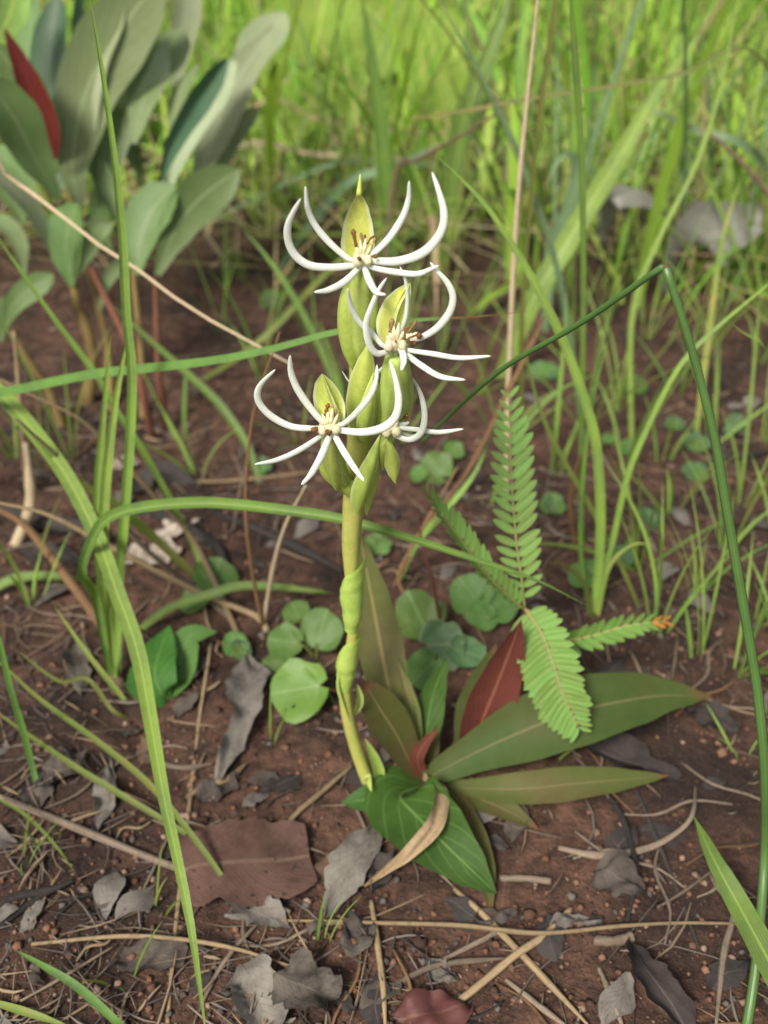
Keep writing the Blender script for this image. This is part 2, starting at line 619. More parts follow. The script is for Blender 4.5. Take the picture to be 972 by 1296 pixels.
M['redLeaf'] = leaf_mat('red_leaf', (.21, .03, .02), (.14, .025, .018), rib=(.26, .07, .045), trans=.3, nscale=12)
# pinnate seedling
M['leaflet'] = leaf_mat('leaflet', (.16, .31, .06), (.20, .35, .075), rib=(.32, .45, .15), ribw=.07, edge=(.30, .44, .12), trans=.32, rough=.5, nscale=120)
M['leafletTip'] = leaf_mat('leaflet_orange', (.55, .22, .03), (.4, .14, .03), trans=.3, nscale=120)
M['rachis'] = leaf_mat('rachis', (.27, .33, .09), (.34, .25, .1), trans=.1, nscale=80)
M['clod'] = attr_mat('soil_grains', 0, .95, .1)
M['mass'] = attr_mat('far_grass', .3, .5, .3)
M['litter'] = attr_mat('fine_litter', 0, .8, .2)

# ------------------------------------------------------------------ ground
def axis(lo, hi, step, far, gr=1.16):
    a = list(np.arange(lo, hi, step))
    s, x = step, a[-1]
    right = []
    while x < far:
        s *= gr
        x += s
        right.append(x)
    s, x = step, a[0]
    left = []
    while x > -far:
        s *= gr
        x -= s
        left.append(x)
    return left[::-1] + a + right


xs = axis(-.5, .5, .005, 60)
ys = axis(.08, 1.25, .005, 60)
gv = [(x, y, gz(x, y)) for y in ys for x in xs]
nx = len(xs)
gf = [(j * nx + i, j * nx + i + 1, (j + 1) * nx + i + 1, (j + 1) * nx + i) for j in range(len(ys) - 1) for i in range(nx - 1)]
me = bpy.data.meshes.new("ground")
me.from_pydata(gv, [], gf)
me.polygons.foreach_set("use_smooth", np.ones(len(me.polygons), dtype=bool))
me.materials.append(M['soil'])
ground = bpy.data.objects.new("ground", me)
scene.collection.objects.link(ground)
ground["kind"] = "structure"


def soup(name, V, F, C, mat, label, cat):
    """one uncountable mass with a colour per vertex"""
    me = bpy.data.meshes.new(name)
    V = np.asarray(V, dtype=np.float32)
    F = np.asarray(F, dtype=np.int32)
    k = F.shape[1]
    me.vertices.add(len(V))
    me.vertices.foreach_set("co", V.ravel())
    me.loops.add(F.size)
    me.loops.foreach_set("vertex_index", F.ravel())
    me.polygons.add(len(F))
    me.polygons.foreach_set("loop_start", np.arange(0, F.size, k, dtype=np.int32))
    me.update(calc_edges=True)
    me.validate()
    at = me.color_attributes.new("Col", 'FLOAT_COLOR', 'POINT')
    c = np.ones((len(V), 4), dtype=np.float32)
    c[:, :3] = C
    at.data.foreach_set("color", c.ravel())
    me.polygons.foreach_set("use_smooth", np.ones(len(me.polygons), dtype=bool))
    me.materials.append(mat)
    o = bpy.data.objects.new(name, me)
    scene.collection.objects.link(o)
    o["kind"] = "stuff"
    return tag(o, label, cat)


rg = np.random.default_rng(5)

# crumbs of soil and grit lying on the ground
OCT = np.array([(1, 0, 0), (-1, 0, 0), (0, 1, 0), (0, -1, 0), (0, 0, 1), (0, 0, -1), (.6, .6, .55), (-.6, .55, .6), (.55, -.6, .6), (-.6, -.6, .5)], dtype=float)
OCTF = [(0, 6, 4), (6, 2, 4), (2, 7, 4), (7, 1, 4), (1, 9, 4), (9, 3, 4), (3, 8, 4), (8, 0, 4), (0, 2, 6), (2, 1, 7), (1, 3, 9), (3, 0, 8), (0, 5, 2), (2, 5, 1), (1, 5, 3), (3, 5, 0)]
V, F, C = [], [], []
pal = np.array([(.19, .105, .07), (.13, .07, .047), (.075, .045, .034), (.24, .16, .12), (.11, .095, .085), (.16, .082, .052)])
cnt = 0
for i in range(20000):
    y = .16 + 1.0 * rg.random() ** 1.6
    x = (rg.random() - .5) * (.5 + y * 1.0)
    if noise.noise((x * 11, y * 11, 3.3)) < -.12 and rg.random() < .75:
        continue
    s = .0006 + .0018 * rg.random() ** 3
    if rg.random() < .006:
        s *= 1.9
    v = OCT * s * (1 + 1.0 * (rg.random((10, 3)) - .5))
    a = rg.random() * 6.28
    ca, sa = math.cos(a), math.sin(a)
    v = v @ np.array([(ca, -sa, 0), (sa, ca, 0), (0, 0, .8)])
    V.append(v + np.array((x, y, gz(x, y) + s * .35)))
    F.append(np.array(OCTF) + cnt)
    cnt += 10
    C.append(np.tile(pal[rg.integers(6)] * (.7 + .6 * rg.random()), (10, 1)))
soup("soil_crumbs", np.concatenate(V), np.concatenate(F), np.concatenate(C), M['clod'], "reddish brown crumbs of soil and grit strewn over the ground", "soil")


def blade_soup(items):
    """items: (root xyz, heading, length, width, lean, curl, colour) -> ribbons of 6 quads"""
    V, F, C = [], [], []
    k = 7
    o = 0
    for (p, a, L, w, lean, curl, col) in items:
        t = np.linspace(0, 1, k)
        ang = lean + curl * t
        dl = L / (k - 1)
        hx = np.concatenate([[0], np.cumsum(np.sin(ang[:-1]) * dl)])
        hz = np.concatenate([[0], np.cumsum(np.cos(ang[:-1]) * dl)])
        d = np.array((math.cos(a), math.sin(a)))
        b = a + 1.57 + rg.normal() * .5
        s = np.array((math.cos(b), math.sin(b)))
        ww = w * .5 * (1 - .25 * t) * np.minimum(1, (1 - t) * 2.6 + .03)
        c = np.stack([p[0] + d[0] * hx, p[1] + d[1] * hx, np.maximum(p[2] + hz, .006 + rg.random() * .02)], 1)
        side = np.stack([s[0] * ww, s[1] * ww, 0 * ww], 1)
        vv = np.empty((k * 2, 3))
        vv[0::2] = c - side
        vv[1::2] = c + side
        vv[0, 2] = vv[1, 2] = p[2] - .01
        V.append(vv)
        i = np.arange(k - 1) * 2 + o
        F.append(np.stack([i, i + 1, i + 3, i + 2], 1))
        C.append(np.tile(np.array(col), (k * 2, 1)))
        o += k * 2
    return np.concatenate(V), np.concatenate(F), np.concatenate(C)


GP = [(.19, .35, .045), (.14, .29, .035), (.27, .42, .055), (.33, .43, .08), (.10, .2, .035), (.21, .32, .09)]
SP = [(.46, .36, .2), (.36, .27, .14), (.52, .44, .28), (.28, .2, .12)]


def gcol(straw=.12):
    c = np.array((SP if rg.random() < straw else GP)[rg.integers(4 if straw > .5 else 4)])
    return np.minimum(.75, c * (.9 + .75 * rg.random()))


# the meadow behind: too many blades to count
items = []
for i in range(22000):
    y = .86 + 5.2 * rg.random() ** 1.7
    x = (rg.random() - .5) * (.9 + y * 1.25)
    edge = 1.22 - .30 * min(1, max(0, (x - .0) * 4)) + .14 * noise.noise((x * 4, 2.2, 0))
    if y < edge:
        continue
    if x < -.18 and y < 1.5 and rg.random() < .7:
        continue
    if noise.noise((x * 4.2, y * 4.2, 7.7)) < .0 and rg.random() < .82:
        continue
    far = min(1, (y - 1) / 2.5)
    L = (.10 + .30 * rg.random()) * (.8 + .6 * far)
    w = .0016 + .0042 * rg.random() ** 2 + .002 * far
    if rg.random() < .16:
        w = .006 + .011 * rg.random()
        L *= 1.25
    lean, curl = abs(rg.normal()) * .32, abs(rg.normal()) * 1.2
    if rg.random() < .25:
        lean = .5 + .9 * rg.random()
    items.append(((x, y, gz(x, y)), rg.random() * 6.28, L, w, lean, curl, gcol(.10)))
V, F, C = blade_soup(items)
soup("meadow_grass", V, F, C, M['mass'], "dense sunlit meadow grass filling the background behind the orchid", "grass")

# fallen straw under that meadow
items = []
for i in range(1500):
    y = 1.0 + 2.2 * rg.random() ** 1.3
    x = (rg.random() - .5) * (.7 + y * 1.1)
    items.append(((x, y, gz(x, y) + .015 + .05 * rg.random()), rg.random() * 6.28, .1 + .25 * rg.random(), .0015 + .003 * rg.random(), 1.25 + .3 * rg.random(), .2 * rg.normal(), gcol(.8)))
V, F, C = blade_soup(items)
soup("fallen_straw", V, F, C, M['mass'], "tangle of fallen straw lying under the background meadow grass", "straw")

# fine litter: chaff, root hairs, bits of straw on the soil
V, F, C = [], [], []
o = 0
LP_ = np.array([(.16, .12, .095), (.10, .078, .062), (.23, .17, .11), (.06, .048, .04), (.17, .145, .125), (.26, .19, .12)])
for i in range(9000):
    y = .17 + 1.1 * rg.random() ** 1.5
    x = (rg.random() - .5) * (.45 + y * 1.0)
    if noise.noise((x * 6 + 5, y * 6, 1.3)) < -.08 and rg.random() < .8:
        continue
    L = .007 + .042 * rg.random() ** 2
    w = .00025 + .0005 * rg.random() ** 2
    if rg.random() < .12:
        w *= 1.8
        L *= .6
    a = rg.random() * 6.28
    bend = rg.normal() * .5
    col = LP_[rg.integers(6)] * (.7 + .6 * rg.random())
    pts = []
    cx, cy = x, y
    for q in range(4):
        zz = gz(cx, cy) + .001 + w + (.0025 * rg.random() if q in (0, 3) else .0008)
        pts.append((cx, cy, zz, a))
        cx += math.cos(a) * L / 3
        cy += math.sin(a) * L / 3
        a += bend / 3
    for qi, (cx, cy, zz, aa) in enumerate(pts):
        w2, w = w, w * (.35, 1, .9, .25)[qi]
        sx, sy = -math.sin(aa) * w, math.cos(aa) * w
        V += [(cx - sx, cy - sy, zz), (cx, cy, zz + w * .9), (cx + sx, cy + sy, zz), (cx, cy, zz - w * .8)]
        C += [col] * 4
        w = w2
    for q in range(3):
        for r in range(4):
            F.append((o + q * 4 + r, o + q * 4 + (r + 1) % 4, o + q * 4 + 4 + (r + 1) % 4, o + q * 4 + 4 + r))
    o += 16
soup("fine_litter", V, F, np.array(C), M['litter'], "fine grey brown chaff and root hairs scattered on the soil", "litter")

# ------------------------------------------------------------------ the orchid
YS = .345
obase = G(474, 998)
orchid = root("orchid", obase, "white spider-flowered orchid with yellow green stem beside the fern-like seedling", "orchid")
sp = [(474, 1000), (455, 960, .347), (440, 905, .347), (437, 860, .346), (446, 805, .345), (445, 740, .345), (444, 690, .345), (447, 640, .345),
      (452, 590, .345), (456, 540, .345), (457, 480, .345), (458, 430, .345), (456, 385, .345), (456, 345, .345)]
spw = [18, 17, 17, 15, 14, 16, 23, 27, 30, 32, 32, 30, 26, 16]
S3 = [PT(p) for p in sp]
S3[0] = S3[0] - Vector((0, 0, .006))
seglen = [0]
for i in range(1, len(S3)):
    seglen.append(seglen[-1] + (S3[i] - S3[i - 1]).length)
rad = [(seglen[i] / seglen[-1], px2m(S3[i], spw[i]) * .5) for i in range(len(S3))]
part("stem", tube(S3, rad, n=60, k=14, ridge=.03, nr=5, jit=.06), M['ostem'], orchid)

ZS = .3395


def Z(x, y, Y):                       # from the enlarged flower view
    return Q(310 + x * ZS, 200 + y * ZS, Y)


def sheath(pts, w, nrm, mat='bract', cup=.5, prof='ovate', name='bract', parent=orchid, **kw):
    P = [PT(p) if not isinstance(p, Vector) else p for p in pts]
    return part(name, ribbon(P, px2m(P[len(P) // 2], w), prof, nrm, n=20, m=8, cup=cup, **kw), M[mat], parent)


# sheathing bracts on the lower stem: closed sleeves flaring at the mouth
def sleeve(pts, ws, name='sheath'):
    P = [PT(p) for p in pts]
    pr = [(i / (len(P) - 1), px2m(P[i], ws[i]) * .5) for i in range(len(P))]
    n, k = 22, 18
    V, F, UV = tube(P, pr, n=n, k=k, ridge=.04, nr=2, tw=1.5, cap=False, jit=.1)
    ax = (P[-1] - P[0]).normalized()
    h = (P[-1] - P[0]).length
    for i in range(n):
        t = i / (n - 1)
        for j in range(k):
            a = 6.2832 * j / k
            V[i * k + j] = V[i * k + j] + ax * (h * .28 * t ** 3 * (math.cos(a - .7) + .15 * math.sin(3 * a)))
    part(name, (V, F, UV), M['bract'], orchid)


sleeve([(444, 797, .344), (446, 775, .344), (445, 750, .344), (447, 733, .3435), (450, 722, .343)], [15, 24, 29, 29, 29])
sleeve([(437, 872, .345), (438, 850, .345), (440, 832, .3445), (444, 818, .344), (448, 810, .3435)], [14, 22, 26, 26, 26])
sheath([(444, 917, .345), (434, 890, .343), (428, 866, .342), (431, 843, .341)], 9, (-.8, -.6, .2), cup=.2)
sheath([(450, 905, .344), (454, 885, .342), (452, 866, .341)], 13, (.6, -.7, .2), cup=.3)
# little leaves at the foot
sheath([(476, 1003), (480, 985, .342), (474, 962, .338), (462, 935, .334)], 16, (.3, -.8, .4), cup=.2)
sheath([(478, 1000), (484, 988, .345), (492, 1000, .335)], 14, (.1, -.6, .8), cup=.2)
sheath([(471, 998), (466, 985, .338), (470, 1002, .328)], 12, (-.2, -.6, .8), cup=.2)

# ovaries and floral bracts along the spike (points in the enlarged view)
def ov(pts, w, Ys, fl=.9, name='ovary'):
    P = [Z(p[0], p[1], y) for p, y in zip(pts, Ys)]
    wm = px2m(P[1], w * ZS) * .5
    part(name, tube(P, [(0, wm * .45), (.2, wm * .85), (.5, wm), (.8, wm * .8), (1, wm * .5)], n=22, k=14, ridge=.09, nr=3, tw=2.5, flat=fl), M['ovary'], orchid)


def fb(pts, w, Ys, nrm, cup=.55, prof='ovate', mat='bract'):
    P = [Z(p[0], p[1], y) for p, y in zip(pts, Ys)]
    part('bract', ribbon(P, px2m(P[len(P) // 2], w * ZS), prof, nrm, n=22, m=10, cup=-cup), M[mat], orchid)


ov([(440, 760), (432, 600), (435, 480), (442, 385)], 120, [.342, .338, .334, .330])
fb([(400, 790), (378, 690), (372, 580), (392, 470), (425, 380)], 120, [.341, .338, .336, .335, .336], (-.5, -.8, .2), .4)
fb([(470, 720), (488, 600), (480, 480), (450, 370)], 70, [.340, .335, .333, .335], (.6, -.7, .2), .4)
ov([(515, 1010), (555, 930), (565, 830), (560, 735)], 132, [.343, .336, .328, .323])
fb([(600, 1000), (606, 900), (590, 800), (560, 720)], 80, [.340, .335, .330, .328], (.7, -.6, .2), .4)
fb([(425, 1060), (430, 930), (442, 800), (462, 690)], 135, [.338, .333, .330, .330], (-.15, -.9, .2), .45)
fb([(440, 1060), (452, 980), (468, 880), (480, 800)], 70, [.334, .328, .326, .327], (.2, -.9, .2), .35)
ov([(390, 1230), (350, 1180), (322, 1100), (315, 1010)], 80, [.340, .333, .325, .320])
fb([(340, 1240), (325, 1160), (318, 1090), (322, 1040)], 72, [.332, .325, .321, .322], (-.2, -.9, .3), .4)
fb([(440, 1300), (380, 1240), (300, 1180), (270, 1120)], 80, [.338, .335, .332, .330], (-.4, -.8, .3), .4)
fb([(420, 1330), (445, 1230), (480, 1120), (505, 1030)], 85, [.336, .330, .328, .330], (.3, -.9, .2), .4)
fb([(455, 1330), (490, 1200), (495, 1100), (500, 1050)], 50, [.340, .337, .336, .338], (.7, -.6, .2), .4)
ov([(480, 1120), (520, 1060), (548, 1030), (560, 1012)], 60, [.343, .340, .337, .334])
fb([(535, 1045), (545, 1100), (555, 1160), (562, 1215)], 62, [.336, .334, .334, .335], (.2, -.9, .3), .3, 'lance')
fb([(520, 1045), (515, 1100), (512, 1165)], 50, [.338, .337, .338], (-.2, -.9, .3), .3, 'lance')


def flower(c, lobes, hood, Yc, spots, filaments, hmat='sepal', hw=112, bodyr=(40, 40)):
    C0 = Z(c[0], c[1], Yc)
    u = px2m(C0, ZS)                 # metres per enlarged-view pixel
    body = join(blob(C0 + Vector((0, .001, 0)), bodyr[0] * u * .8, 26 * u, bodyr[1] * u * .8, 16, 10, .45, c[0] * .1, 3.0),
                blob(C0 + Vector((-bodyr[0] * .5 * u, -.0008, -10 * u)), 18 * u, 18 * u, 22 * u, 10, 8, .4, c[1] * .1, 3.0),
                blob(C0 + Vector((bodyr[0] * .5 * u, -.0008, -6 * u)), 18 * u, 18 * u, 20 * u, 10, 8, .4, c[1] * .2, 3.0))
    lips = []
    for dx, dy, q in ((-26, -46, 11), (-8, -66, 10), (12, -74, 11), (32, -46, 10)):
        lips.append(tube([C0 + Vector((dx * .3 * u, 2 * u, 0)), Z(c[0] + dx * .7, c[1] + dy * .55, Yc - .0006), Z(c[0] + dx, c[1] + dy, Yc + .0012)],
                         [(0, q * 1.1 * u), (.5, q * .8 * u), (1, q * .35 * u)], n=10, k=8, jit=.4))
    f = part('flower', join(body, *lips), M['throat'], orchid)
    for lob in lobes:
        pts, w = lob[0], lob[1]
        dY = lob[2] if len(lob) > 2 else (0, -.004, -.002)
        n_ = len(pts)
        P = [C0.lerp(Z(pts[0][0], pts[0][1], Yc), .55)]
        for i, p in enumerate(pts):
            t = i / (n_ - 1)
            y = dY[0] * (1 - t) ** 2 + 2 * dY[1] * t * (1 - t) + dY[2] * t * t
            P.append(Z(p[0], p[1], Yc + y))
        r = w * u * .5
        part('petal_lobe', tube(P, [(0, r * .7), (.12, r * .92), (.4, r * 1.06), (.7, r * .92), (.92, r * .55), (.98, r * .33), (1, r * .08)], n=34, k=10, flat=.62), M['petal'], f)
    for h in hood:
        pts, w, nrm, cup = h
        P = [Z(p[0], p[1], Yc + p[2]) for p in pts]
        part('dorsal_sepal', ribbon(P, w * u, 'hood', nrm, n=24, m=12, cup=cup), M[hmat], f)
    for (x, y, r) in spots:
        p = Z(x, y, Yc - .0022)
        r = r * .82
        a = join(blob(p, r * u, r * u * .8, r * u, 8, 6, .5, x, 3), tube([p + Vector((0, .0015, 0)), C0], 3.5 * u, n=4, k=6))
        part('stigma', a, M['anther'], f)
    for pts, w, mt in filaments:
        P = [Z(p[0], p[1], Yc + .0002 + .0006 * i) for i, p in enumerate(pts)]
        part('filament', join(tube(P, [(0, w * u * .4), (.5, w * u * .5), (.85, w * u * .65), (1, w * u * .3)], n=10, k=6, jit=.5)), M[mt], f)
    return f


flower((438, 372),
       [([(400, 400), (320, 408), (240, 400), (185, 360), (160, 300), (165, 235), (208, 150)], 31, (0, .006, -.004)),
        ([(390, 378), (320, 320), (265, 255), (235, 190), (225, 105)], 25, (0, .004, -.002)),
        ([(480, 355), (540, 295), (590, 215), (610, 150), (612, 85)], 25, (0, .004, 0)),
        ([(490, 384), (570, 384), (650, 360), (705, 315), (738, 255), (740, 190), (718, 110), (697, 52)], 33, (0, -.008, 0)),
        ([(475, 408), (560, 425), (640, 432), (690, 415), (722, 400)], 23, (0, -.006, -.009)),
        ([(420, 415), (370, 462), (310, 492), (258, 500)], 26, (0, -.007, -.011)),
        ([(448, 415), (465, 460), (490, 500), (525, 510)], 26, (0, -.008, -.013))],
       [([(420, 400, .006), (420, 330, .007), (422, 240, .0065), (425, 180, .005), (425, 128, .003)], 128, (0.05, -.95, .3), .2)],
       .3265, [(425, 375, 10), (487, 368, 9)],
       [([(415, 330), (408, 295), (402, 265)], 16, 'anther'), ([(442, 330), (436, 300), (432, 278)], 11, 'antherTan'), ([(470, 340), (480, 312), (486, 290)], 9, 'antherTan'), ([(455, 322), (470, 298), (490, 292)], 8, 'anther'), ([(425, 330), (445, 310), (448, 285)], 8, 'anther')])

flower((562, 688),
       [([(530, 722), (490, 728), (462, 690), (452, 620), (470, 560), (500, 490), (530, 445)], 27, (0, -.008, .002)),
        ([(515, 700), (470, 650), (425, 610), (395, 550), (383, 485)], 22, (0, .002, -.006)),
        ([(660, 668), (720, 630), (765, 570), (775, 515), (755, 465), (715, 420), (690, 388)], 27, (0, -.004, .002)),
        ([(575, 660), (598, 600), (606, 530), (600, 460), (578, 405)], 30, (.006, .006, .004)),
        ([(610, 716), (700, 730), (800, 745), (918, 738)], 20, (0, -.006, -.010)),
        ([(600, 730), (660, 775), (730, 815), (822, 827)], 23, (0, -.008, -.013)),
        ([(587, 725), (592, 758), (583, 792)], 27, (-.002, -.006, -.008)),
        ([(560, 735), (470, 820), (400, 840), (362, 795)], 20, (.004, .022, .018))],
       [([(538, 690, .004), (528, 620, .0055), (548, 550, .006), (585, 500, .0055), (614, 468, .004)], 80, (-.35, -.85, .3), .16),
        ([(562, 680, .005), (572, 610, .006), (588, 545, .006), (616, 466, .004)], 62, (.3, -.85, .25), .16)],
       .3195, [(650, 662, 15), (634, 690, 10), (562, 684, 6)],
       [([(590, 660), (620, 635), (640, 600)], 9, 'antherTan'), ([(600, 665), (640, 665), (652, 662)], 26, 'throat'), ([(585, 660), (600, 642), (615, 632)], 12, 'anther'), ([(540, 650), (545, 620), (552, 598)], 16, 'antherTan')], bodyr=(52, 42))

flower((315, 1002),
       [([(250, 1008), (170, 1000), (95, 960), (50, 905), (55, 850), (113, 788)], 27, (0, .004, -.003)),
        ([(285, 980), (235, 920), (190, 850), (170, 790), (168, 735)], 27, (0, .004, 0)),
        ([(368, 990), (420, 945), (470, 880), (490, 820), (492, 770)], 23, (0, -.005, .001)),
        ([(355, 1015), (440, 1022), (515, 1005), (560, 965), (573, 900), (560, 820), (540, 757)], 31, (0, -.008, .001)),
        ([(285, 1035), (200, 1090), (120, 1125), (35, 1142)], 23, (0, -.006, -.010)),
        ([(315, 1035), (285, 1110), (245, 1180), (210, 1218)], 29, (0, -.007, -.012)),
        ([(335, 1035), (375, 1105), (415, 1165), (445, 1205)], 26, (0, -.007, -.013))],
       [([(330, 1010, .004), (305, 930, .006), (290, 860, .005), (288, 805, .003)], 96, (-.3, -.85, .3), .16),
        ([(345, 1000, .004), (345, 930, .006), (325, 870, .005), (290, 806, .003)], 58, (.45, -.8, .25), .18)],
       .3155, [(258, 1013, 15), (312, 1023, 14)],
       [([(300, 960), (306, 935), (312, 915)], 14, 'anther'), ([(320, 965), (326, 940), (322, 915)], 10, 'antherTan'), ([(285, 985), (270, 972), (258, 950)], 10, 'anther'), ([(340, 990), (336, 960), (340, 935)], 9, 'antherTan')], bodyr=(52, 40))

flower((545, 1010),
       [([(555, 1030), (610, 1050), (655, 1025), (670, 960), (655, 880), (625, 820)], 24, (0, -.003, 0)),
        ([(565, 1005), (640, 1012), (720, 1022), (815, 1010)], 20, (0, .004, -.004)),
        ([(560, 990), (590, 992), (612, 985)], 20, (0, .002, .0)),
        ([(560, 1015), (610, 1035), (640, 1030)], 18, (.002, .004, .004))],
       [([(530, 1010, .004), (510, 980, .006), (500, 940, .006)], 50, (-.2, -.9, .3), .3)],
       .3335, [(604, 962, 9)],
       [([(560, 990), (580, 972), (605, 962)], 11, 'antherTan'), ([(560, 980), (575, 965), (590, 955)], 9, 'anther')], bodyr=(38, 32))

# bud tip above the top flower
part('bud_tip', tube([Z(425, 140, .3295), Z(427, 110, .3297), Z(430, 60, .33)], [(0, .0011), (.5, .0007), (1, .0002)], n=6, k=6), M['sepal'], orchid)

# ------------------------------------------------------------------ rosette of olive leaves
rbase = G(539, 986)
ros = root("rosette_plant", rbase, "low rosette of olive and red-brown lance leaves at the orchid's foot", "plant")


def rleaf(pts, w, mat, prof='lance', nrm=(0, -.35, 1), cup=.10, name='leaf', parent=ros, lift0=-.003, **kw):
    P = [PT(p) for p in pts]
    P.insert(0, rbase.lerp(P[0], .15) + Vector((0, 0, lift0)))
    return part(name, ribbon(P, px2m(P[len(P) // 2], w), prof, nrm, n=34, m=8, cup=cup, seed=w * .3, **kw), M[mat], parent)


rleaf([(549, 980, -10), (628, 940, -24), (714, 905, -34), (778, 889, -38), (841, 880, -36), (899, 882, -30)], 88, 'rosGreen', 'lance', (0, -.75, 1), .12, wave=.012, wavn=3)
rleaf([(588, 997, -8), (660, 998, -14), (744, 990, -14), (847, 982, -9)], 44, 'rosOlive', 'lance', (0, -.6, 1), .15, wave=.015, wavn=3)
rleaf([(580, 1000, -5), (612, 1012, -8), (650, 1030, -7), (683, 1051, -3)], 34, 'rosOlive', 'lance', (0, -.4, 1), .15)
rleaf([(506, 1006, -12), (530, 1035, -18), (563, 1068, -18), (596, 1100, -13), (628, 1131, -6)], 104, 'rosDeep', 'ovate', (-.15, -.45, 1), .12, wave=.02, wavn=2)
rleaf([(570, 1000, -5), (592, 1045, -9), (612, 1095, -7), (622, 1160, -3)], 36, 'rosOlive', 'lance', (.2, -.4, 1), .15)
rleaf([(593, 950, .357), (618, 895, .364), (640, 840, .369), (660, 785, .372)], 64, 'rosRed', 'lance', (.15, -1, .35), .12)
rleaf([(586, 945, .361), (596, 900, .368), (612, 855, .374), (628, 815, .378)], 40, 'rosGreen', 'lance', (-.5, -1, .3), .12)
rleaf([(507, 930, .362), (490, 860, .372), (473, 770, .383), (455, 672, .390)], 58, 'rosPink', 'lance', (.1, -1, .25), .12)
rleaf([(524, 975, .348), (505, 935, .350), (480, 895, .352), (460, 862, .356)], 54, 'rosOlive', 'obl', (.35, -.85, .45), .12)
rleaf([(528, 940, .357), (520, 890, .366), (502, 832, .374)], 19, 'rosPink', 'lance', (.3, -1, .3), .2)
rleaf([(540, 930, .362), (548, 880, .374), (566, 835, .382)], 38, 'rosDeep', 'lance', (-.1, -1, .4), .12)
rleaf([(528, 960, .345), (540, 938, .345), (555, 922, .346)], 22, 'rosRed', 'ovate', (-.3, -.8, .6), .1)
rleaf([(540, 970, .350), (548, 945, .352), (552, 915, .356)], 18, 'rosOlive', 'lance', (.2, -1, .3), .2)
rleaf([(505, 1000, -6), (470, 1010, -8), (432, 1016, -4)], 54, 'rosDeep', 'ovate', (0, -.4, 1), .1)

# dry curled strip lying over the rosette
P = [PT(p) for p in [(462, 1122, -3), (490, 1100, -12), (519, 1078, -24), (550, 1040, -28), (557, 1003, -24), (536, 982, -8)]]
single("dry_leaf", ribbon(P, px2m(P[2], 24), 'lance', (-.3, -.6, .9), n=30, m=6, cup=.35, twist=1.2, jit=.004), M['straw'], P[0], "dry tan curled leaf draped across the broad green rosette leaf", "dead leaf")
P = [PT(p) for p in [(664, 800, .389), (668, 850, .380), (655, 890, .372), (645, 905, .371), (643, 945, .355)]]
single("dry_root", tube(P, [(0, .0006), (.5, .0009), (1, .0003)], n=24, k=6, jit=.4), M['straw'], P[0], "thin frayed tan root fibre hanging beside the red-brown rosette leaf", "root")

# ------------------------------------------------------------------ pinnate seedling
fbase = G(655, 905)
fern = root("pinnate_seedling", fbase, "fern-like green seedling with four feathery leaves behind the red-brown leaf", "seedling")
fj = Q(664, 770, .392)
part("stem", tube([fbase - Vector((0, 0, .004)), Q(662, 860, .394), Q(668, 810, .393), fj], [(0, .0011), (1, .0009)], n=14, k=8), M['redStem'], fern)
LV, LF, LU = ribbon([Vector((0, 0, 0)), Vector((0, .35, .01)), Vector((0, .7, .01)), Vector((0, 1, 0))], .36, 'round', (0, 0, 1), n=9, m=4, cup=.10)
leaflet_me = mesh_data("leaflet", (LV, LF, LU), M['leaflet'], Vector((0, 0, 0)))
leaflet_tip = mesh_data("leaflet_tip", (LV, LF, LU), M['leafletTip'], Vector((0, 0, 0)))


def pinnate(pts, n, ll, lr, nrm, angL=72, angR=72, foldL=.0, foldR=0., tipcol=0, wf=.9):
    P = [PT(p) for p in pts]
    ra = part("leaf", tube(P, [(0, .0007), (1, .0003)], n=30, k=6), M['rachis'], fern)
    S = spline(P, 120)
    for i in range(n):
        t = .06 + .94 * i / (n - 1)
        k = min(118, int(t * 118))
        p = S[k]
        T = (S[k + 1] - S[max(0, k - 1)]).normalized()
        N = Vector(nrm)
        N = (N - T * N.dot(T)).normalized()
        B = T.cross(N)
        size = (.62 + .38 * math.sin(min(1, t * 2.2) * 1.57)) * (1 - .55 * max(0, t - .72) / .28)
        for sgn, ln, an, fo in ((1, lr, angR, foldR), (-1, ll, angL, foldL)):
            a = R(an + rnd.uniform(-5, 5)) * (1 - .35 * t)
            d = T * math.cos(a) + (B * sgn * math.cos(fo) + N * math.sin(fo)) * math.sin(a)
            nn = (N * math.cos(fo) - B * sgn * math.sin(fo)) + T * .25
            nn = (nn - d * nn.dot(d)).normalized()
            xx = d.cross(nn)
            L = px2m(p, ln * size) * rnd.uniform(.94, 1.06)
            mt = Matrix((xx, d, nn)).transposed().to_4x4() @ Matrix.Diagonal((L * wf, L, L, 1))
            mt.translation = p - ORG[fern.name] + B * sgn * .0004
            o = bpy.data.objects.new("leaflet", leaflet_tip if (tipcol and t > 1 - tipcol) else leaflet_me)
            scene.collection.objects.link(o)
            o.parent = ra
            o.matrix_local = mt
    return ra


pinnate([(664, 770, .392), (660, 730, .398), (654, 692, .404), (648, 614, .418), (646, 556, .428), (644, 500, .436)], 19, 32, 39, (-.25, -.85, .5), 62, 62, .3, .0)
pinnate([(664, 770, .392), (685, 800, .380), (700, 838, .368), (712, 877, .357), (733, 922, .346)], 22, 36, 47, (.05, -.75, .75), 78, 78, .45, -.1, wf=1.0)
pinnate([(668, 772, .392), (700, 806, .398), (735, 808, .398), (793, 792, .398), (841, 786, .398)], 17, 27, 31, (.1, -.7, .8), 55, 55, .8, .6, tipcol=.06, wf=1.1)
pinnate([(664, 772, .392), (616, 727, .388), (582, 681, .388), (556, 648, .389), (546, 632, .389), (539, 622, .389)], 20, 32, 30, (.3, -.7, .8), 50, 46, .75, .5)

# ------------------------------------------------------------------ broad grey-green shrub on the left
sbase = G(140, 520)
shrub = root("shrub", sbase, "broad-leaved grey green shrub with ochre and reddish stems growing behind the grass", "shrub")


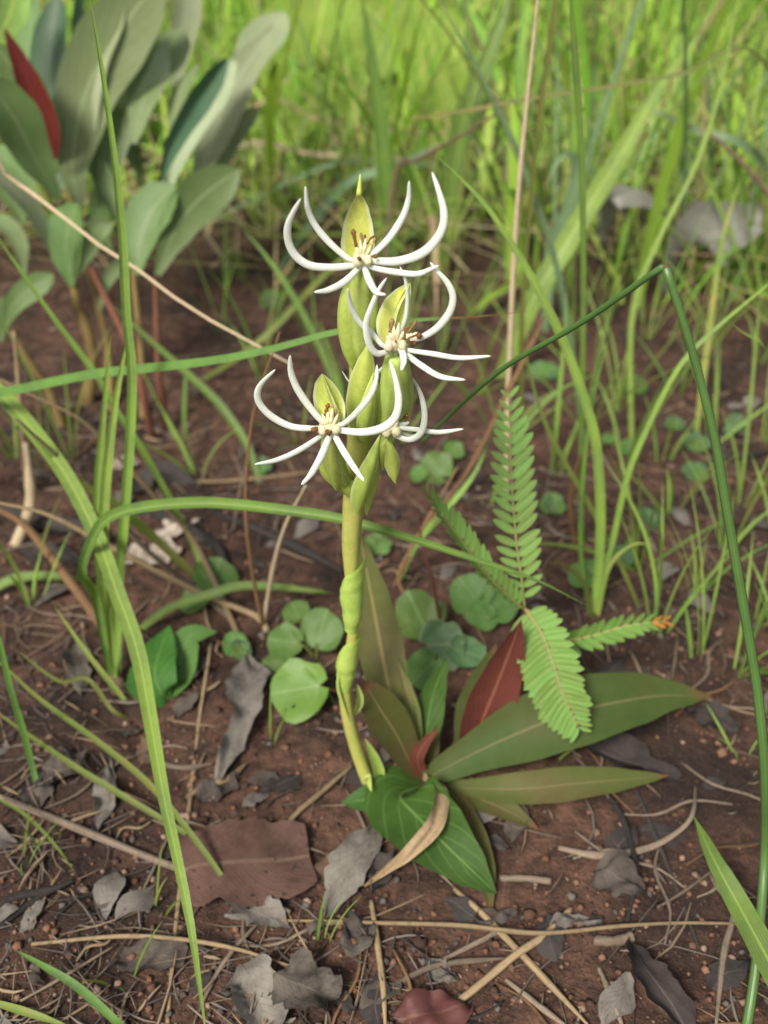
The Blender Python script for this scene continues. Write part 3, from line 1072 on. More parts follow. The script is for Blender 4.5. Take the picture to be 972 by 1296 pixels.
def stem(pts, w, mat, parent=shrub, taper=.6):
    P = [PT(p) for p in pts]
    P[0] = P[0] - Vector((0, 0, .008))
    r = px2m(P[len(P) // 2], w) * .5
    return part("stem", tube(P, [(0, r * 1.15), (.5, r), (1, r * taper)], n=20, k=10, jit=.25), M[mat], parent)


stem([(106, 512), (117, 470, .775), (114, 430, .78), (98, 385, .79), (90, 345, .80)], 15, 'ochreStem')
stem([(80, 540), (62, 495, .735), (42, 465, .735), (14, 418, .74)], 12, 'ochreStem')
stem([(193, 556), (180, 495, .70), (160, 430, .73), (120, 350, .79), (100, 300, .82)], 9, 'redStem')
stem([(212, 546), (202, 485, .715), (199, 430, .73), (196, 350, .76)], 9, 'redStem')
stem([(140, 520), (135, 440, .79), (110, 330, .83), (85, 240, .86)], 9, 'ochreStem')
stem([(180, 530), (178, 440, .77), (168, 330, .80), (172, 240, .85)], 8, 'ochreStem')


def sleaf(z, w, mat, Y0, Y1, prof='obl', nrm=None, cup=.1, wave=.015, **kw):
    n_ = len(z)
    P = [Q(x * .504, y * .504, Y0 + (Y1 - Y0) * i / (n_ - 1)) for i, (x, y) in enumerate(z)]
    part("leaf", ribbon(P, px2m(P[n_ // 2], w * .504), prof, nrm, n=28, m=8, cup=cup, wave=wave, wavn=2.3, seed=w * .37 + z[0][0], **kw), M[mat], shrub)


sleaf([(200, 520), (182, 400), (220, 220), (320, 50), (410, -60)], 175, 'shGrey', .82, .98, roll=.15)
sleaf([(150, 480), (130, 320), (122, 150), (145, -20)], 95, 'shDark', .84, .95, roll=-.3)
sleaf([(200, 330), (192, 150), (200, -40)], 50, 'shDark', .95, 1.05, roll=.9)
sleaf([(335, 360), (365, 230), (410, 150), (455, 70)], 120, 'shGrey', .88, 1.02, roll=-.2)
sleaf([(400, 475), (428, 370), (485, 270), (572, 145)], 62, 'shDark', .80, .9, fold=.25, roll=.5)
sleaf([(425, 480), (460, 370), (530, 250), (590, 150)], 75, 'shSilver', .83, .95, roll=-.15)
sleaf([(490, 480), (525, 370), (585, 220), (690, 60)], 100, 'shSilver', .85, 1.02, 'lance', roll=.1)
sleaf([(580, 260), (620, 170), (660, 100), (712, 30)], 110, 'shSilver', .98, 1.1, roll=-.2)
sleaf([(150, 500), (90, 400), (40, 300), (-40, 190)], 130, 'shGreen', .80, .78, roll=.2)
sleaf([(140, 430), (100, 280), (40, 180), (-20, 110)], 95, 'shGreen', .85, .85, roll=-.25)
sleaf([(135, 640), (90, 540), (40, 480), (-30, 420)], 70, 'shSilver', .80, .78, roll=.5)
sleaf([(345, 690), (352, 600), (385, 520), (440, 465)], 122, 'shGreen', .76, .80, roll=-.25)
sleaf([(395, 690), (440, 580), (500, 500), (600, 425)], 118, 'shGreen', .76, .82, roll=.3)
sleaf([(180, 720), (165, 630), (170, 570), (195, 510)], 105, 'shGreen', .79, .8, roll=-.4)
sleaf([(185, 700), (215, 630), (240, 580), (285, 560)], 62, 'shGrey', .79, .8, roll=.6)
sleaf([(10, 830), (30, 770), (70, 730), (135, 690)], 66, 'shGreen', .745, .76, roll=.2)
sleaf([(0, 860), (-10, 790), (-30, 740)], 66, 'shGreen', .745, .76, roll=.2)
sleaf([(-30, 120), (15, 60), (50, -50)], 85, 'bright', .85, .9, roll=.2)
sleaf([(300, 560), (260, 440), (270, 330), (300, 270)], 80, 'shGreen', .86, .92, roll=.1)
sleaf([(320, 600), (290, 500), (240, 410), (220, 350)], 55, 'shGrey', .85, .9, roll=-.5)
sleaf([(370, 480), (330, 380), (320, 300), (340, 180)], 70, 'shGreen', .9, 1.0, roll=.5)
sleaf([(90, 500), (40, 420), (-20, 370)], 80, 'shGreen', .86, .9, roll=.1)
sleaf([(250, 780), (270, 700), (320, 640), (330, 560)], 45, 'shGrey', .78, .84, roll=.5)
sleaf([(440, 230), (450, 130), (470, 20), (480, -50)], 80, 'shSilver', 1.05, 1.15, roll=.5)
sleaf([(60, 130), (75, 50), (60, -40)], 60, 'shGreen', 1.0, 1.05, roll=.2)

for z, w, mt, ro in (([(250, 520), (262, 400), (300, 280), (330, 200)], 80, 'shGrey', .4), ([(60, 560), (20, 470), (-30, 380)], 90, 'shGreen', .2), ([(110, 420), (80, 250), (70, 120), (90, 10)], 75, 'shGreen', -.5),
                    ([(300, 420), (330, 300), (390, 200), (420, 100)], 60, 'shSilver', .6), ([(470, 420), (440, 330), (450, 240), (500, 160)], 46, 'shGrey', -.4), ([(280, 640), (250, 560), (255, 500), (290, 440)], 60, 'shGreen', .3),
                    ([(520, 480), (560, 400), (590, 330), (650, 270)], 55, 'shGrey', .4), ([(60, 690), (50, 620), (20, 570), (-30, 540)], 60, 'shGrey', .3), ([(240, 330), (250, 180), (290, 60), (300, -40)], 60, 'shSilver', -.6)):
    sleaf(z, w, mt, .88, .97, roll=ro)

# an old red leaf on the shrub, and the big sunlit leaves further back
sleaf([(140, 400), (100, 280), (55, 170), (10, 70)], 74, 'redLeaf', .835, .825, 'ovate', roll=.1)

bb = G(480, 235)
big = root("big_leaf_plant", bb, "large sunlit yellow green leaves of a broad-leaved plant behind the orchid", "plant")
part("stem", tube([bb - Vector((0, 0, .01)), Q(470, 190, 1.45), Q(455, 150, 1.52)], [(0, .005), (1, .0035)], n=10, k=8), M['green'], big)
Pj = Q(455, 150, 1.52)
for pts, w, ro in (([(430, 120, 1.55), (410, 60, 1.65), (400, -30, 1.8)], 190, .1), ([(480, 140, 1.53), (530, 90, 1.6), (575, 10, 1.7)], 150, -.2), ([(490, 150, 1.5), (540, 160, 1.5), (590, 190, 1.5)], 80, .2),
                   ([(420, 150, 1.5), (390, 150, 1.45), (365, 190, 1.4)], 70, .3), ([(470, 110, 1.6), (480, 50, 1.75), (490, -50, 1.95)], 170, .15)):
    P = [Pj] + [PT(p) for p in pts]
    part("leaf", ribbon(P, px2m(P[2], w), 'ovate', None, n=26, m=8, cup=.12, roll=ro, wave=.03, wavn=2.5, seed=w), M['bigLeaf'], big)

# ------------------------------------------------------------------ grass blades one can pick out
def blade(pts, w, mat, label, prof='grass', group=None, cup=.12, name='grass_shoot', cat='grass', n=34, **kw):
    P = [PT(p) for p in pts]
    if len(pts[0]) == 2:
        P[0] = P[0] - Vector((0, 0, .004))
    k = len(P) // 2
    return single(name, ribbon(P, px2m(P[k], w), prof, None, n=n, m=4, cup=cup, **kw), M[mat], P[0], label, cat, group)


def stalk(pts, w, mat, label, cat='stalk', name='grass_stalk', rad=None, group=None, jit=.15, n=30):
    P = [PT(p, .0006) for p in pts]
    r = px2m(P[len(P) // 2], w) * .5
    for i, p in enumerate(pts):
        if len(p) == 2 and (i > 0 and len(pts[-1]) == 2):
            P[i] = P[i] + Vector((0, 0, r * .6 + .0012))
    return single(name, tube(P, [(a, r * b) for a, b in (rad or [(0, 1.1), (.5, 1), (1, .45)])], n=n, k=8, jit=jit), M[mat], P[0], label, cat, group)


blade([(-90, 640), (-75, 520, .58), (-38, 470, .55), (0, 499, .52), (41, 544, .49), (86, 606, .455), (123, 680, .42), (148, 750, .385), (173, 820, .355), (190, 909, .32), (207, 1007, .285), (222, 1076, .262), (242, 1175, .235), (259, 1296, .212), (262, 1325, .204)], 25, 'bright',
      "long broad bright green blade arching down to the ground past the eaten leaf", 'grass2', n=50)
blade([(-70, 600), (-60, 520, .52), (-20, 500, .50), (15, 495, .485), (110, 475, .465), (170, 468, .455), (260, 458, .44), (340, 443, .43), (425, 420, .425), (515, 406, .42), (600, 401, .42), (667, 394, .42)], 16, 'redtip',
      "nearly level green blade with a reddish tip passing behind the orchid spike", n=44)

t1b = G(143, 858)
T1 = root("grass_tuft", t1b, "tuft with one very tall upright blade and one arching blade reaching the feathery seedling", "grass")


def tblade(pts, w, mat, prof='grass', parent=T1, **kw):
    P = [PT(p) for p in pts]
    P[0] = P[0] - Vector((0, 0, .004))
    part("blade", ribbon(P, px2m(P[len(P) // 2], w), prof, None, n=36, m=4, **kw), M[mat], parent)


tblade([(146, 858), (150, 760, .432), (152, 720, .432), (158, 650, .432), (165, 550, .432), (167, 470, .433), (160, 400, .433), (155, 300, .434), (145, 200, .434), (128, 80, .435), (110, -20, .435)], 14, 'bright', 'grass2', cup=.25)
tblade([(140, 860), (122, 760, .425), (104, 725, .415), (125, 668, .405), (150, 650, .40), (200, 640, .395), (270, 637, .388), (350, 645, .380), (430, 657, .372), (520, 682, .366), (600, 708, .362), (680, 735, .360), (742, 766, .360)], 16, 'green', cup=.3)
tblade([(141, 862), (130, 760, .434), (124, 640, .436), (130, 540, .438), (140, 425, .44)], 13, 'bright', cup=.25)
tblade([(144, 862), (134, 760, .43), (132, 650, .43), (145, 520, .432), (166, 405, .435)], 14, 'lime', cup=.25)
tblade([(138, 856), (132, 780, .44), (125, 700, .45), (140, 600, .46)], 9, 'olive')
tblade([(147, 860), (142, 790, .43), (136, 730, .425), (118, 690, .42)], 8, 'olive')
tblade([(143, 866), (148, 800, .42), (140, 740, .41), (128, 710, .40)], 8, 'lime')

blade([(263, 745), (247, 696, .54), (214, 630, .535), (177, 565, .53), (144, 515, .53), (121, 474, .53), (66, 400, .53), (0, 305, .53), (-30, 260, .53)], 9, 'bright', "thin straight green blade slanting up in front of the shrub's stems")
blade([(262, 738), (205, 690, .50), (165, 655, .485), (136, 630, .48), (107, 614, .475), (66, 577, .47), (30, 540, .468)], 13, 'yellowed', "yellowing blade slanting behind the two upright blades of the tall tuft")
blade([(330, 615), (313, 565, .66), (280, 515, .68), (247, 482, .69), (197, 437, .70), (140, 385, .71)], 11, 'green', "green blade leaning from the bare soil towards the shrub's reddish stems")
blade([(165, 800), (214, 770, -14), (267, 752, -22), (313, 741, -26), (400, 748, -20), (425, 752, -10)], 13, 'green', "low green blade arching over the soil towards the orchid's lower stem")
blade([(-40, 770), (0, 740, .50), (41, 729, .505), (99, 733, .505), (125, 745, .50)], 13, 'green', "short level green blade left of the tall tuft's roots")
blade([(-30, 830, .42), (0, 840, .41), (49, 884, .385), (123, 938, .355), (193, 997, .325), (257, 1076, .295), (308, 1150, -1)][::-1], 8, 'olive', "thin olive blade curving down behind the long arching blade to the brown leaf")
blade([(170, 905), (143, 900, -8), (111, 860, .405), (74, 862, .40), (20, 822, .41)], 6, 'olive', "short thin blade with a dry tan tip above grey dead leaves")
blade([(172, 912), (160, 890, .402), (111, 828, .41), (68, 766, .42)], 7, 'yellowed', "stiff pale blade pointing up beside the tall tuft's base")
blade([(275, 1082), (262, 1072, -4), (197, 1032, -9), (99, 973, -13), (30, 926, -14), (-20, 890, -12)], 8, 'olive', "thin olive blade lying low over the long dry stem")
blade([(57, 1022), (44, 983, .345), (30, 928, .35), (15, 879, .352), (0, 815, .356), (-20, 740, .36)], 9, 'redtip', "green blade with a reddish brown base rising by grey dead leaves")
blade([(165, 1310), (148, 1294, -9), (99, 1250, -14), (59, 1225, -14), (15, 1200, -10)], 11, 'redtip', "green blade with a dark red tip lying low above the soil")
blade([(-10, 1268, -4), (30, 1280, -5), (90, 1300, -5)], 10, 'yellowed', "pale yellowed blade end lying flat beside the red-tipped blade")
blade([(98, 1110), (70, 1070, -12), (30, 1030, -12), (-5, 1010, -8)][::-1], 5, 'olive', "thin olive blade resting across bare red soil")

# rush that is bent over at a sharp kink
rb_ = G(938, 1335)
rush = root("rush", rb_, "dark green rush stem kinked sharply over, its top pointing behind the orchid", "rush")
P = [PT(p) for p in [(938, 1335), (946, 1292, -9), (958, 1209, -26), (968, 1082, -48), (968, 981, .263), (960, 885, .271), (951, 827, .276), (936, 738, .282), (916, 622, .288), (905, 557, .291), (885, 476, .295), (864, 405, .298), (842, 338, .30)]]
P[0] = P[0] - Vector((0, 0, .004))
part("stem", tube(P, [(0, px2m(P[6], 7)), (.6, px2m(P[6], 6.3)), (1, px2m(P[-1], 5.2))], n=60, k=10), M['rush'], rush)
P2 = [P[-1], Q(834, 341, .301), Q(733, 410, .335), Q(632, 470, .375), Q(553, 541, .42), Q(535, 560, .43)]
part("stem_top", tube(P2, [(0, px2m(P[-1], 4.6)), (.5, px2m(P2[2], 4)), (1, px2m(P2[-1], 2))], n=40, k=8), M['rush'], rush)
part("kink", blob(P[-1], .0015, .0013, .0011, 8, 6, .3), M['brownStem'], rush)

blade([(1010, 1290), (990, 1250, -24), (972, 1213, -30), (935, 1145, -34), (905, 1090, -36), (878, 1033, -36)], 34, 'green', "short broad green blade pointing up beside the rush stem")

t2b = G(752, 778)
T2 = root("grass_tuft", t2b, "tuft with a long curved lime blade rising behind the feathery seedling", "grass")
tblade([(750, 778), (757, 730, .487), (760, 650, .487), (754, 560, .487), (738, 501, .487), (718, 445, .487), (693, 390, .485), (657, 324, .485), (617, 263, .484), (575, 218, .484), (553, 198, .484)], 14, 'lime', 'grass2', T2)
tblade([(756, 776), (762, 730, .488), (774, 692, .49), (793, 607, .495), (816, 549, .50), (850, 480, .505), (885, 435, .51), (972, 360, .52), (1010, 330, .525)], 8, 'bright', 'grass2', T2)
tblade([(748, 776), (735, 700, .492), (738, 600, .50), (752, 500, .51), (770, 430, .515)], 6, 'green', 'grass', T2)
tblade([(757, 780), (770, 720, .48), (800, 690, .475), (830, 690, .472)], 6, 'yellowed', 'grass', T2)
tblade([(752, 782), (740, 740, .475), (715, 715, .47), (690, 712, .465)], 6, 'olive', 'grass', T2)
blade([(812, 768), (790, 725, .49), (774, 692, .495), (743, 634, .50), (716, 587, .505), (689, 533, .51), (669, 464, .515), (668, 420, .518)], 7, 'olive', "thin olive blade crossing the lime tuft at a slant")
blade([(738, 690), (735, 600, .558), (738, 405, .56), (738, 304, .56), (736, 202, .56), (728, 76, .56), (720, -30, .56)], 8, 'green', "tall dark green upright stem rising beside the pale straw", 'strip')
blade([(660, 560), (660, 430, .69), (665, 324, .69), (672, 253, .69), (682, 152, .69), (693, 76, .69), (708, -30, .69)], 7, 'olive', "tall thin olive stem close behind the pale straw", 'strip')
blade([(740, 560), (718, 405, .70), (698, 314, .70), (672, 238, .70), (642, 162, .70), (601, 81, .70), (550, -10, .70)], 9, 'greygreen', "long grey green blade slanting up across the pale straw", 'grass2')
blade([(630, 480), (672, 385, .82), (708, 324, .83), (753, 248, .86), (794, 182, .89), (834, 111, .92), (878, 50, .95)], 28, 'bright', "broad bright green blade slanting up to the right behind the kinked rush")
blade([(560, 330), (581, 182, 1.12), (591, 142, 1.12), (622, 61, 1.13), (650, -20, 1.15)], 32, 'green', "broad dark green blade rising beside the large sunlit leaves")
blade([(500, 350), (488, 240, 1.06), (482, 160, 1.06), (470, 70, 1.06), (455, -20, 1.06)], 20, 'green', "dark green upright blade just behind the topmost flower")
blade([(1060, 330), (972, 86, .80), (860, 96, .80), (763, 111, .80), (657, 127, .80), (580, 142, .80), (520, 150, .80)], 6, 'olive', "long dark stem running almost level across the meadow", 'strip')
stalk([(480, 420), (500, 225, .95), (530, 202, .93), (591, 167, .90), (640, 136, .88)], 6, 'purple', "thin reddish purple stalk leaning over behind the topmost flower")
stalk([(1060, 480), (1010, 290, .9), (972, 243, .9), (920, 187, .9), (885, 162, .9)], 9, 'purple', "purple brown stalk slanting in front of the large grey dead leaf")
blade([(1040, 330), (960, 200, .95), (885, 167, .95), (844, 147, .96), (794, 134, .97)], 18, 'greygreen', "grey green blade bending over above the pale grey dead leaf")
blade([(690, 420), (698, 314, .92), (718, 263, .92), (729, 218, .92), (722, 195, .915), (705, 205, .905), (690, 240, .90)], 16, 'greygreen', "pale blade with its tip curled over near the dark upright stem")
blade([(1030, 560), (972, 448, .5), (945, 425, .5), (920, 405, .5)], 9, 'bright', "green blade tip pointing towards the kinked rush from outside the tuft")
blade([(800, 560), (800, 400, .72), (835, 300, .73), (880, 210, .74), (915, 100, .75), (935, -20, .76)], 8, 'lime', "slender lime blade curving up through the meadow edge", 'grass2')
blade([(880, 560), (900, 400, .72), (915, 300, .73), (940, 220, .74)], 9, 'yellowed', "yellowish blade standing before the large grey dead leaf")
blade([(620, 640), (650, 560, .62), (700, 500, .63), (760, 470, .64)], 7, 'green', "small green blade leaning right behind the feathery upright leaf")
blade([(500, 740), (525, 690, .51), (560, 650, .51), (600, 600, .52), (622, 548, .53)], 9, 'bright', "green blade rising between the orchid and the feathery seedling")
blade([(495, 742), (520, 700, .51), (560, 640, .515), (595, 590, .52), (655, 470, .53), (690, 400, .54)], 6, 'brownStem', "brown stem slanting up between the orchid and the feathery seedling", 'strip')
blade([(440, 520), (400, 430, .78), (355, 350, .80), (305, 285, .82)], 9, 'green', "green blade slanting up left of the topmost flower")
blade([(250, 480), (330, 430, .80), (430, 330, .86), (520, 270, .9)], 9, 'olive', "olive blade leaning behind the topmost flower's left lobes")
blade([(240, 290), (400, 215, 1.2), (480, 205, 1.2), (600, 215, 1.22)], 7, 'greygreen', "bleached dead blade lying level across the meadow", 'strip')
blade([(200, 260), (300, 185, 1.25), (400, 195, 1.25), (520, 200, 1.25)], 7, 'paleStraw', "bleached dead blade lying above the shrub's silver leaves", 'strip')
blade([(230, 240), (330, 130, 1.3), (400, 150, 1.3), (500, 165, 1.3), (590, 170, 1.3)], 6, 'straw', "tan dead stem lying across the base of the large sunlit leaves", 'strip')
blade([(350, 340), (430, 240, 1.12), (500, 210, 1.12), (560, 180, 1.13)], 14, 'greygreen', "pale green blade bent over behind the topmost sepal")

# straws and dead stalks standing or leaning
stalk([(640, 640), (643, 500, .61), (646, 430, .61), (650, 340, .61), (655, 260, .61), (660, 200, .61), (672, 80, .61), (684, -30, .61)], 8, 'paleStraw', "tall pale straw standing upright behind the feathery seedling")
stalk([(-60, 330), (-20, 195, .66), (0, 215, .65), (75, 270, .62), (110, 300, .60), (180, 345, .58), (240, 390, .56), (330, 440, .53), (370, 462, .52)], 7, 'paleStraw', "pale straw slanting down in front of the shrub towards the orchid")
stalk([(333, 795), (317, 709, .462), (311, 626, .462), (321, 523, .465), (354, 420, .47)], 5, 'brownStem', "thin brown stalk standing beside the lowest left flower")
stalk([(333, 792), (346, 717, .466), (362, 663, .464), (387, 614, .46)], 6, 'paleStraw', "short pale straw leaning up to the lowest left flower")
stalk([(338, 800), (325, 780, -4), (263, 755, .485), (197, 722, .48), (136, 690, .475), (62, 652, .47), (0, 637, .465), (-30, 632, .46)], 8, 'straw', "long tan straw running from the brown stalk's foot across the tall tuft")
stalk([(300, 800), (247, 688, .53), (197, 630, .53), (152, 581, .53), (103, 532, .53), (37, 499, .53), (0, 480, .53)], 7, 'straw', "tan straw slanting behind the tall tuft's upright blades")
stalk([(135, 800), (123, 783, -6), (74, 717, -20), (33, 667, -26), (0, 647, -26), (-30, 640, -22)], 11, 'brownStem', "thick brown dead stalk slanting into the tall tuft's base")
stalk([(300, 790), (247, 745, .50), (190, 700, .49), (120, 630, .48), (70, 575, .47), (20, 530, .46)], 7, 'greyStraw', "dull brown straw running alongside the yellowing blade")
stalk([(267, 815, .44), (252, 914, .385), (237, 1047, .318), (222, 1180, .2605), (212, 1296)][::-1], 6, 'straw', "upright pinkish straw leaning beside the long arching blade", rad=[(0, .8), (.5, 1), (1, .7)])
stalk([(260, 850), (290, 700, .56), (300, 640, .57), (310, 590, .58)], 4, 'greyStraw', "thin grey stalk behind the arching blade")
stalk([(36, 620), (30, 560, .62), (25, 500, .62), (18, 420, .62)], 9, 'straw', "dry tan grass stem at the edge of the tall tuft")
stalk([(20, 690), (38, 640, .57), (36, 590, .575), (32, 560, .58)], 14, 'paleStraw', "thick bleached straw stub standing near the dead stalks")
stalk([(525, 770), (505, 730, .49), (540, 660, .50), (580, 590, .51)], 5, 'brownStem', "thin brown twig stalk rising behind the orchid stem")
stalk([(560, 800), (548, 740, .46), (535, 690, .465), (528, 650, .47)], 5, 'redStem', "short reddish stalk between round herb leaves behind the orchid")
stalk([(730, 700), (722, 640, .55), (728, 600, .552), (735, 575, .553)], 8, 'brownStem', "short brown dead stalk standing behind the feathery leaf")
stalk([(830, 700), (800, 640, .57), (770, 590, .58), (755, 560, .585)], 7, 'greyStraw', "grey dead stalk slanting behind the lime tuft")

# ------------------------------------------------------------------ stalks and twigs lying on the ground
def lying(pts, w, mat, label, rad=None, cat='straw', name='straw', jit=.2):
    return stalk(pts, w, mat, label, cat, name, rad or [(0, .7), (.3, 1), (.7, 1), (1, .4)], jit=jit)


lying([(-30, 1000), (0, 1012), (74, 1042), (148, 1072), (222, 1101), (296, 1121), (368, 1158)], 10, 'greyStraw', "long grey brown dead stem lying from the soil across the brown leaf")
lying([(40, 1195), (148, 1185, -6), (222, 1188, -8), (296, 1200, -5), (370, 1226)], 6, 'straw', "thin tan straw arching over the soil below the long dead stem")
lying([(355, 1057), (375, 1030, -3), (410, 1000, -4), (446, 972)], 7, 'straw', "curved tan straw by the small dark leaf at the orchid's foot")
lying([(880, 995), (878, 1025, -10), (865, 1047, -8), (824, 1072, -4), (763, 1083, -2), (706, 1077)], 11, 'greyStraw', "curved thick tan grass stem lying right of the broad green leaf", [(0, .25), (.4, .6), (.8, 1), (1, .6)])
lying([(350, 1165), (430, 1166, -3), (480, 1168, -4), (581, 1171, -6), (682, 1181, -7), (784, 1172, -5), (860, 1168, -3), (930, 1172)], 7, 'straw', "long thin golden straw lying level in front of the broad green leaf", [(0, .6), (.5, 1), (1, .5)])
lying([(575, 1125), (610, 1160), (647, 1194, -2), (743, 1300)], 9, 'straw', "tan straw slanting down under the long golden straw")
lying([(723, 1150), (690, 1183, -2), (652, 1209, -4), (600, 1252, -4), (540, 1302)], 10, 'straw', "thick tan straw slanting across to the red-brown dead leaf")
lying([(632, 1112), (664, 1115), (697, 1119)], 9, 'greyStraw', "short straight grey stick lying beside the broad green leaf", [(0, 1), (1, 1)])
lying([(752, 1190), (779, 1191, -2), (800, 1189)], 14, 'greyStraw', "stubby grey stick lying below the grey crumpled leaf", [(0, 1), (1, .9)])
lying([(760, 995), (785, 1030, -3), (800, 1075, -4), (805, 1110, -4), (793, 1170)], 9, 'twig', "dark curved twig lying over the grey crumpled leaf", cat='twig', name='twig')
lying([(800, 985), (820, 1040), (844, 1093, -2), (885, 1206)], 6, 'twig', "thin straight dark twig lying right of the grey crumpled leaf", cat='twig', name='twig')
lying([(270, 648), (330, 672, -3), (380, 695, -4), (435, 728)], 12, 'twig', "dark thick twig lying behind the lowest left flower", cat='twig', name='twig')
lying([(-20, 1160), (20, 1140), (60, 1132), (95, 1118)], 12, 'twig', "dark forked twig end lying on bare red soil", cat='twig', name='twig')
lying([(-10, 1180), (35, 1150), (70, 1128)], 9, 'twig', "thin dark twig crossing the forked twig end", cat='twig', name='twig')
lying([(470, 1140), (478, 1200), (485, 1250, -3), (488, 1310)], 9, 'straw', "tan straw pointing away from the red-brown dead leaf", jit=.1)
lying([(330, 1165), (300, 1200), (270, 1240, -2), (245, 1300)], 6, 'greyStraw', "thin grey straw under the arching tan straw")
lying([(235, 1010), (260, 995, -3), (290, 985, -3), (312, 970)], 9, 'straw', "short tan straw under the grey spoon-shaped dead leaf")
lying([(180, 960), (230, 975), (270, 970)], 8, 'greyStraw', "grey straw lying behind the long arching blade")
lying([(560, 1215), (610, 1190, -2), (640, 1180), (700, 1190)], 7, 'greyStraw', "grey straw lying among litter below the golden straw")
lying([(480, 1262), (530, 1230, -2), (570, 1222), (640, 1216)], 8, 'greyStraw', "grey straw lying beside the red-brown dead leaf")
lying([(640, 1240), (680, 1275), (720, 1305)], 8, 'greyStraw', "grey straw lying near the dark curled leaf")
lying([(905, 1085), (925, 1110), (930, 1150, -2), (915, 1210), (905, 1300)], 8, 'greyStraw', "bent grey straw lying behind the rush stem")
lying([(758, 1225), (775, 1270), (790, 1310)], 8, 'greyStraw', "grey straw lying left of the dark curled leaf")
lying([(890, 590), (920, 580, -3), (972, 575)], 10, 'twig', "dark twig lying among thin grass at the meadow edge", cat='twig', name='twig')
lying([(240, 610), (300, 608, -3), (400, 600)], 5, 'straw', "thin tan straw lying level behind the lowest left flower")
lying([(-10, 640), (40, 660, -6), (110, 668, -6), (140, 690)], 22, 'twig', "thick dark rotting stick under the dead stalks", cat='twig', name='twig')
lying([(150, 640), (200, 650, -4), (270, 690, -2), (290, 730)], 18, 'twig', "thick dark rotting stick behind the pale bark scrap", cat='twig', name='twig')

# ------------------------------------------------------------------ dead leaves
def dead(pts, w, mat, label, prof='lance', cup=.16, jit=.007, rag=.5, nrm=(0, -.1, 1), lift=.0025, wave=.05, name='dead_leaf', cat='dead leaf', group=None, **kw):
    P = [PT(p) if len(p) == 3 else G(p[0], p[1], lift) for p in pts]
    return single(name, ribbon(P, px2m(P[len(P) // 2], w), prof, nrm, n=26, m=8, cup=cup, jit=jit, rag=rag, wave=wave, wavn=1.7, rest=True, seed=pts[0][0] * .13 + w, **kw), M[mat], P[0], label, cat, group)


dead([(276, 990), (290, 950, -5), (307, 915, -9), (314, 870, -10), (311, 832, -5)], 54, 'deadPale', "grey spoon-shaped dead leaf beside the eaten round herb leaf", 'spat', cup=.18)
dead([(228, 1102, -3), (270, 1092, -8), (330, 1088, -9), (392, 1082, -5)], 118, 'deadBrown', "broad flat brown dead leaf lying on the long dead stem", 'chunk', cup=.03, jit=.003, rag=.18)
dead([(480, 1045), (465, 1065, -9), (440, 1100, -9), (412, 1160)], 52, 'deadPale', "grey pointed dead leaf between the brown leaf and the broad green leaf", 'lance')
dead([(305, 1222), (318, 1240, -6), (330, 1275, -7), (345, 1310)], 66, 'deadPale', "pale grey crumpled dead leaf lying below the arching tan straw", 'round', jit=.008)
dead([(350, 1240), (385, 1250, -10), (425, 1265)], 66, 'deadGrey', "dark grey crumpled dead leaf next to the pale crumpled one", 'round', jit=.012)
dead([(95, 815), (100, 850, -4), (103, 880)], 34, 'deadGrey', "small grey dead leaf left of the eaten broad leaf", 'ovate')
dead([(55, 975), (80, 970, -5), (110, 955)], 52, 'deadGrey', "grey dead leaf lying by the reddish blade base", 'ovate')
dead([(25, 1010), (48, 1005, -3), (66, 985)], 36, 'deadGrey', "small grey dead leaf touching the reddish blade base", 'ovate')
dead([(120, 1055), (131, 1020, -4), (140, 965)], 30, 'deadPale', "narrow pale dead leaf standing out behind the long dead stem", 'lance')
dead([(215, 870), (242, 850, -5), (268, 832)], 34, 'deadGrey', "curled grey dead leaf touching the broad eaten leaf", 'lance', cup=.3)
dead([(150, 1215), (185, 1208, -3), (235, 1212)], 36, 'deadGrey', "flat grey dead leaf under the arching tan straw", 'chunk')
dead([(430, 1195), (450, 1185, -4), (470, 1165)], 50, 'deadGrey', "grey dead leaf below the pointed grey leaf", 'ovate')
dead([(750, 1100), (779, 1108, -7), (812, 1130)], 58, 'deadGrey', "grey crumpled dead leaf under the dark curved twig", 'ovate', jit=.008)
dead([(798, 1195), (820, 1230, -10), (850, 1270, -10), (885, 1320)], 54, 'deadDark', "long dark curled dead leaf lying left of the rush stem", 'lance', cup=.4)
dead([(740, 945), (779, 952, -8), (815, 965, -10), (860, 985)], 52, 'deadDark', "dark brown curled dead leaf under the large rosette leaf", 'ovate', cup=.3, jit=.008)
dead([(500, 1290), (545, 1280, -8), (595, 1275)], 62, 'deadRed', "dark red-brown rounded dead leaf lying under the slanting tan straw", 'round', cup=-.15, rag=.1)
dead([(695, 1170), (725, 1165, -3), (760, 1168)], 22, 'deadPale', "small pale scrap of leaf by the golden straw", 'ovate')
dead([(765, 330), (770, 262, .98), (795, 248, .98), (830, 262, .98), (846, 275, .98)], 52, 'bleached', "pale grey curved dead leaf lying in the meadow edge", 'ovate', nrm=(0, -.8, .6), cup=.2)
dead([(862, 350), (880, 310, .99), (930, 285, .98), (990, 270, .98)], 92, 'bleached', "large grey dead leaf standing up among the meadow grass", 'ovate', nrm=(.1, -.9, .5), cup=.2)
dead([(250, 1010), (275, 1000, -3), (300, 990)], 26, 'deadGrey', "small grey scrap under the spoon-shaped leaf", 'chunk')
dead([(500, 1080), (480, 1110, -3), (470, 1130)], 34, 'deadDark', "dark dead leaf tucked under the dry curled leaf", 'ovate')
dead([(880, 905), (905, 910, -4), (935, 925)], 40, 'deadDark', "dark dead leaf lying past the tip of the large rosette leaf", 'ovate')
dead([(165, 625), (200, 600, -6), (250, 612)], 36, 'deadDark', "dark dead leaf lying behind the pale bark scrap", 'ovate', jit=.008)
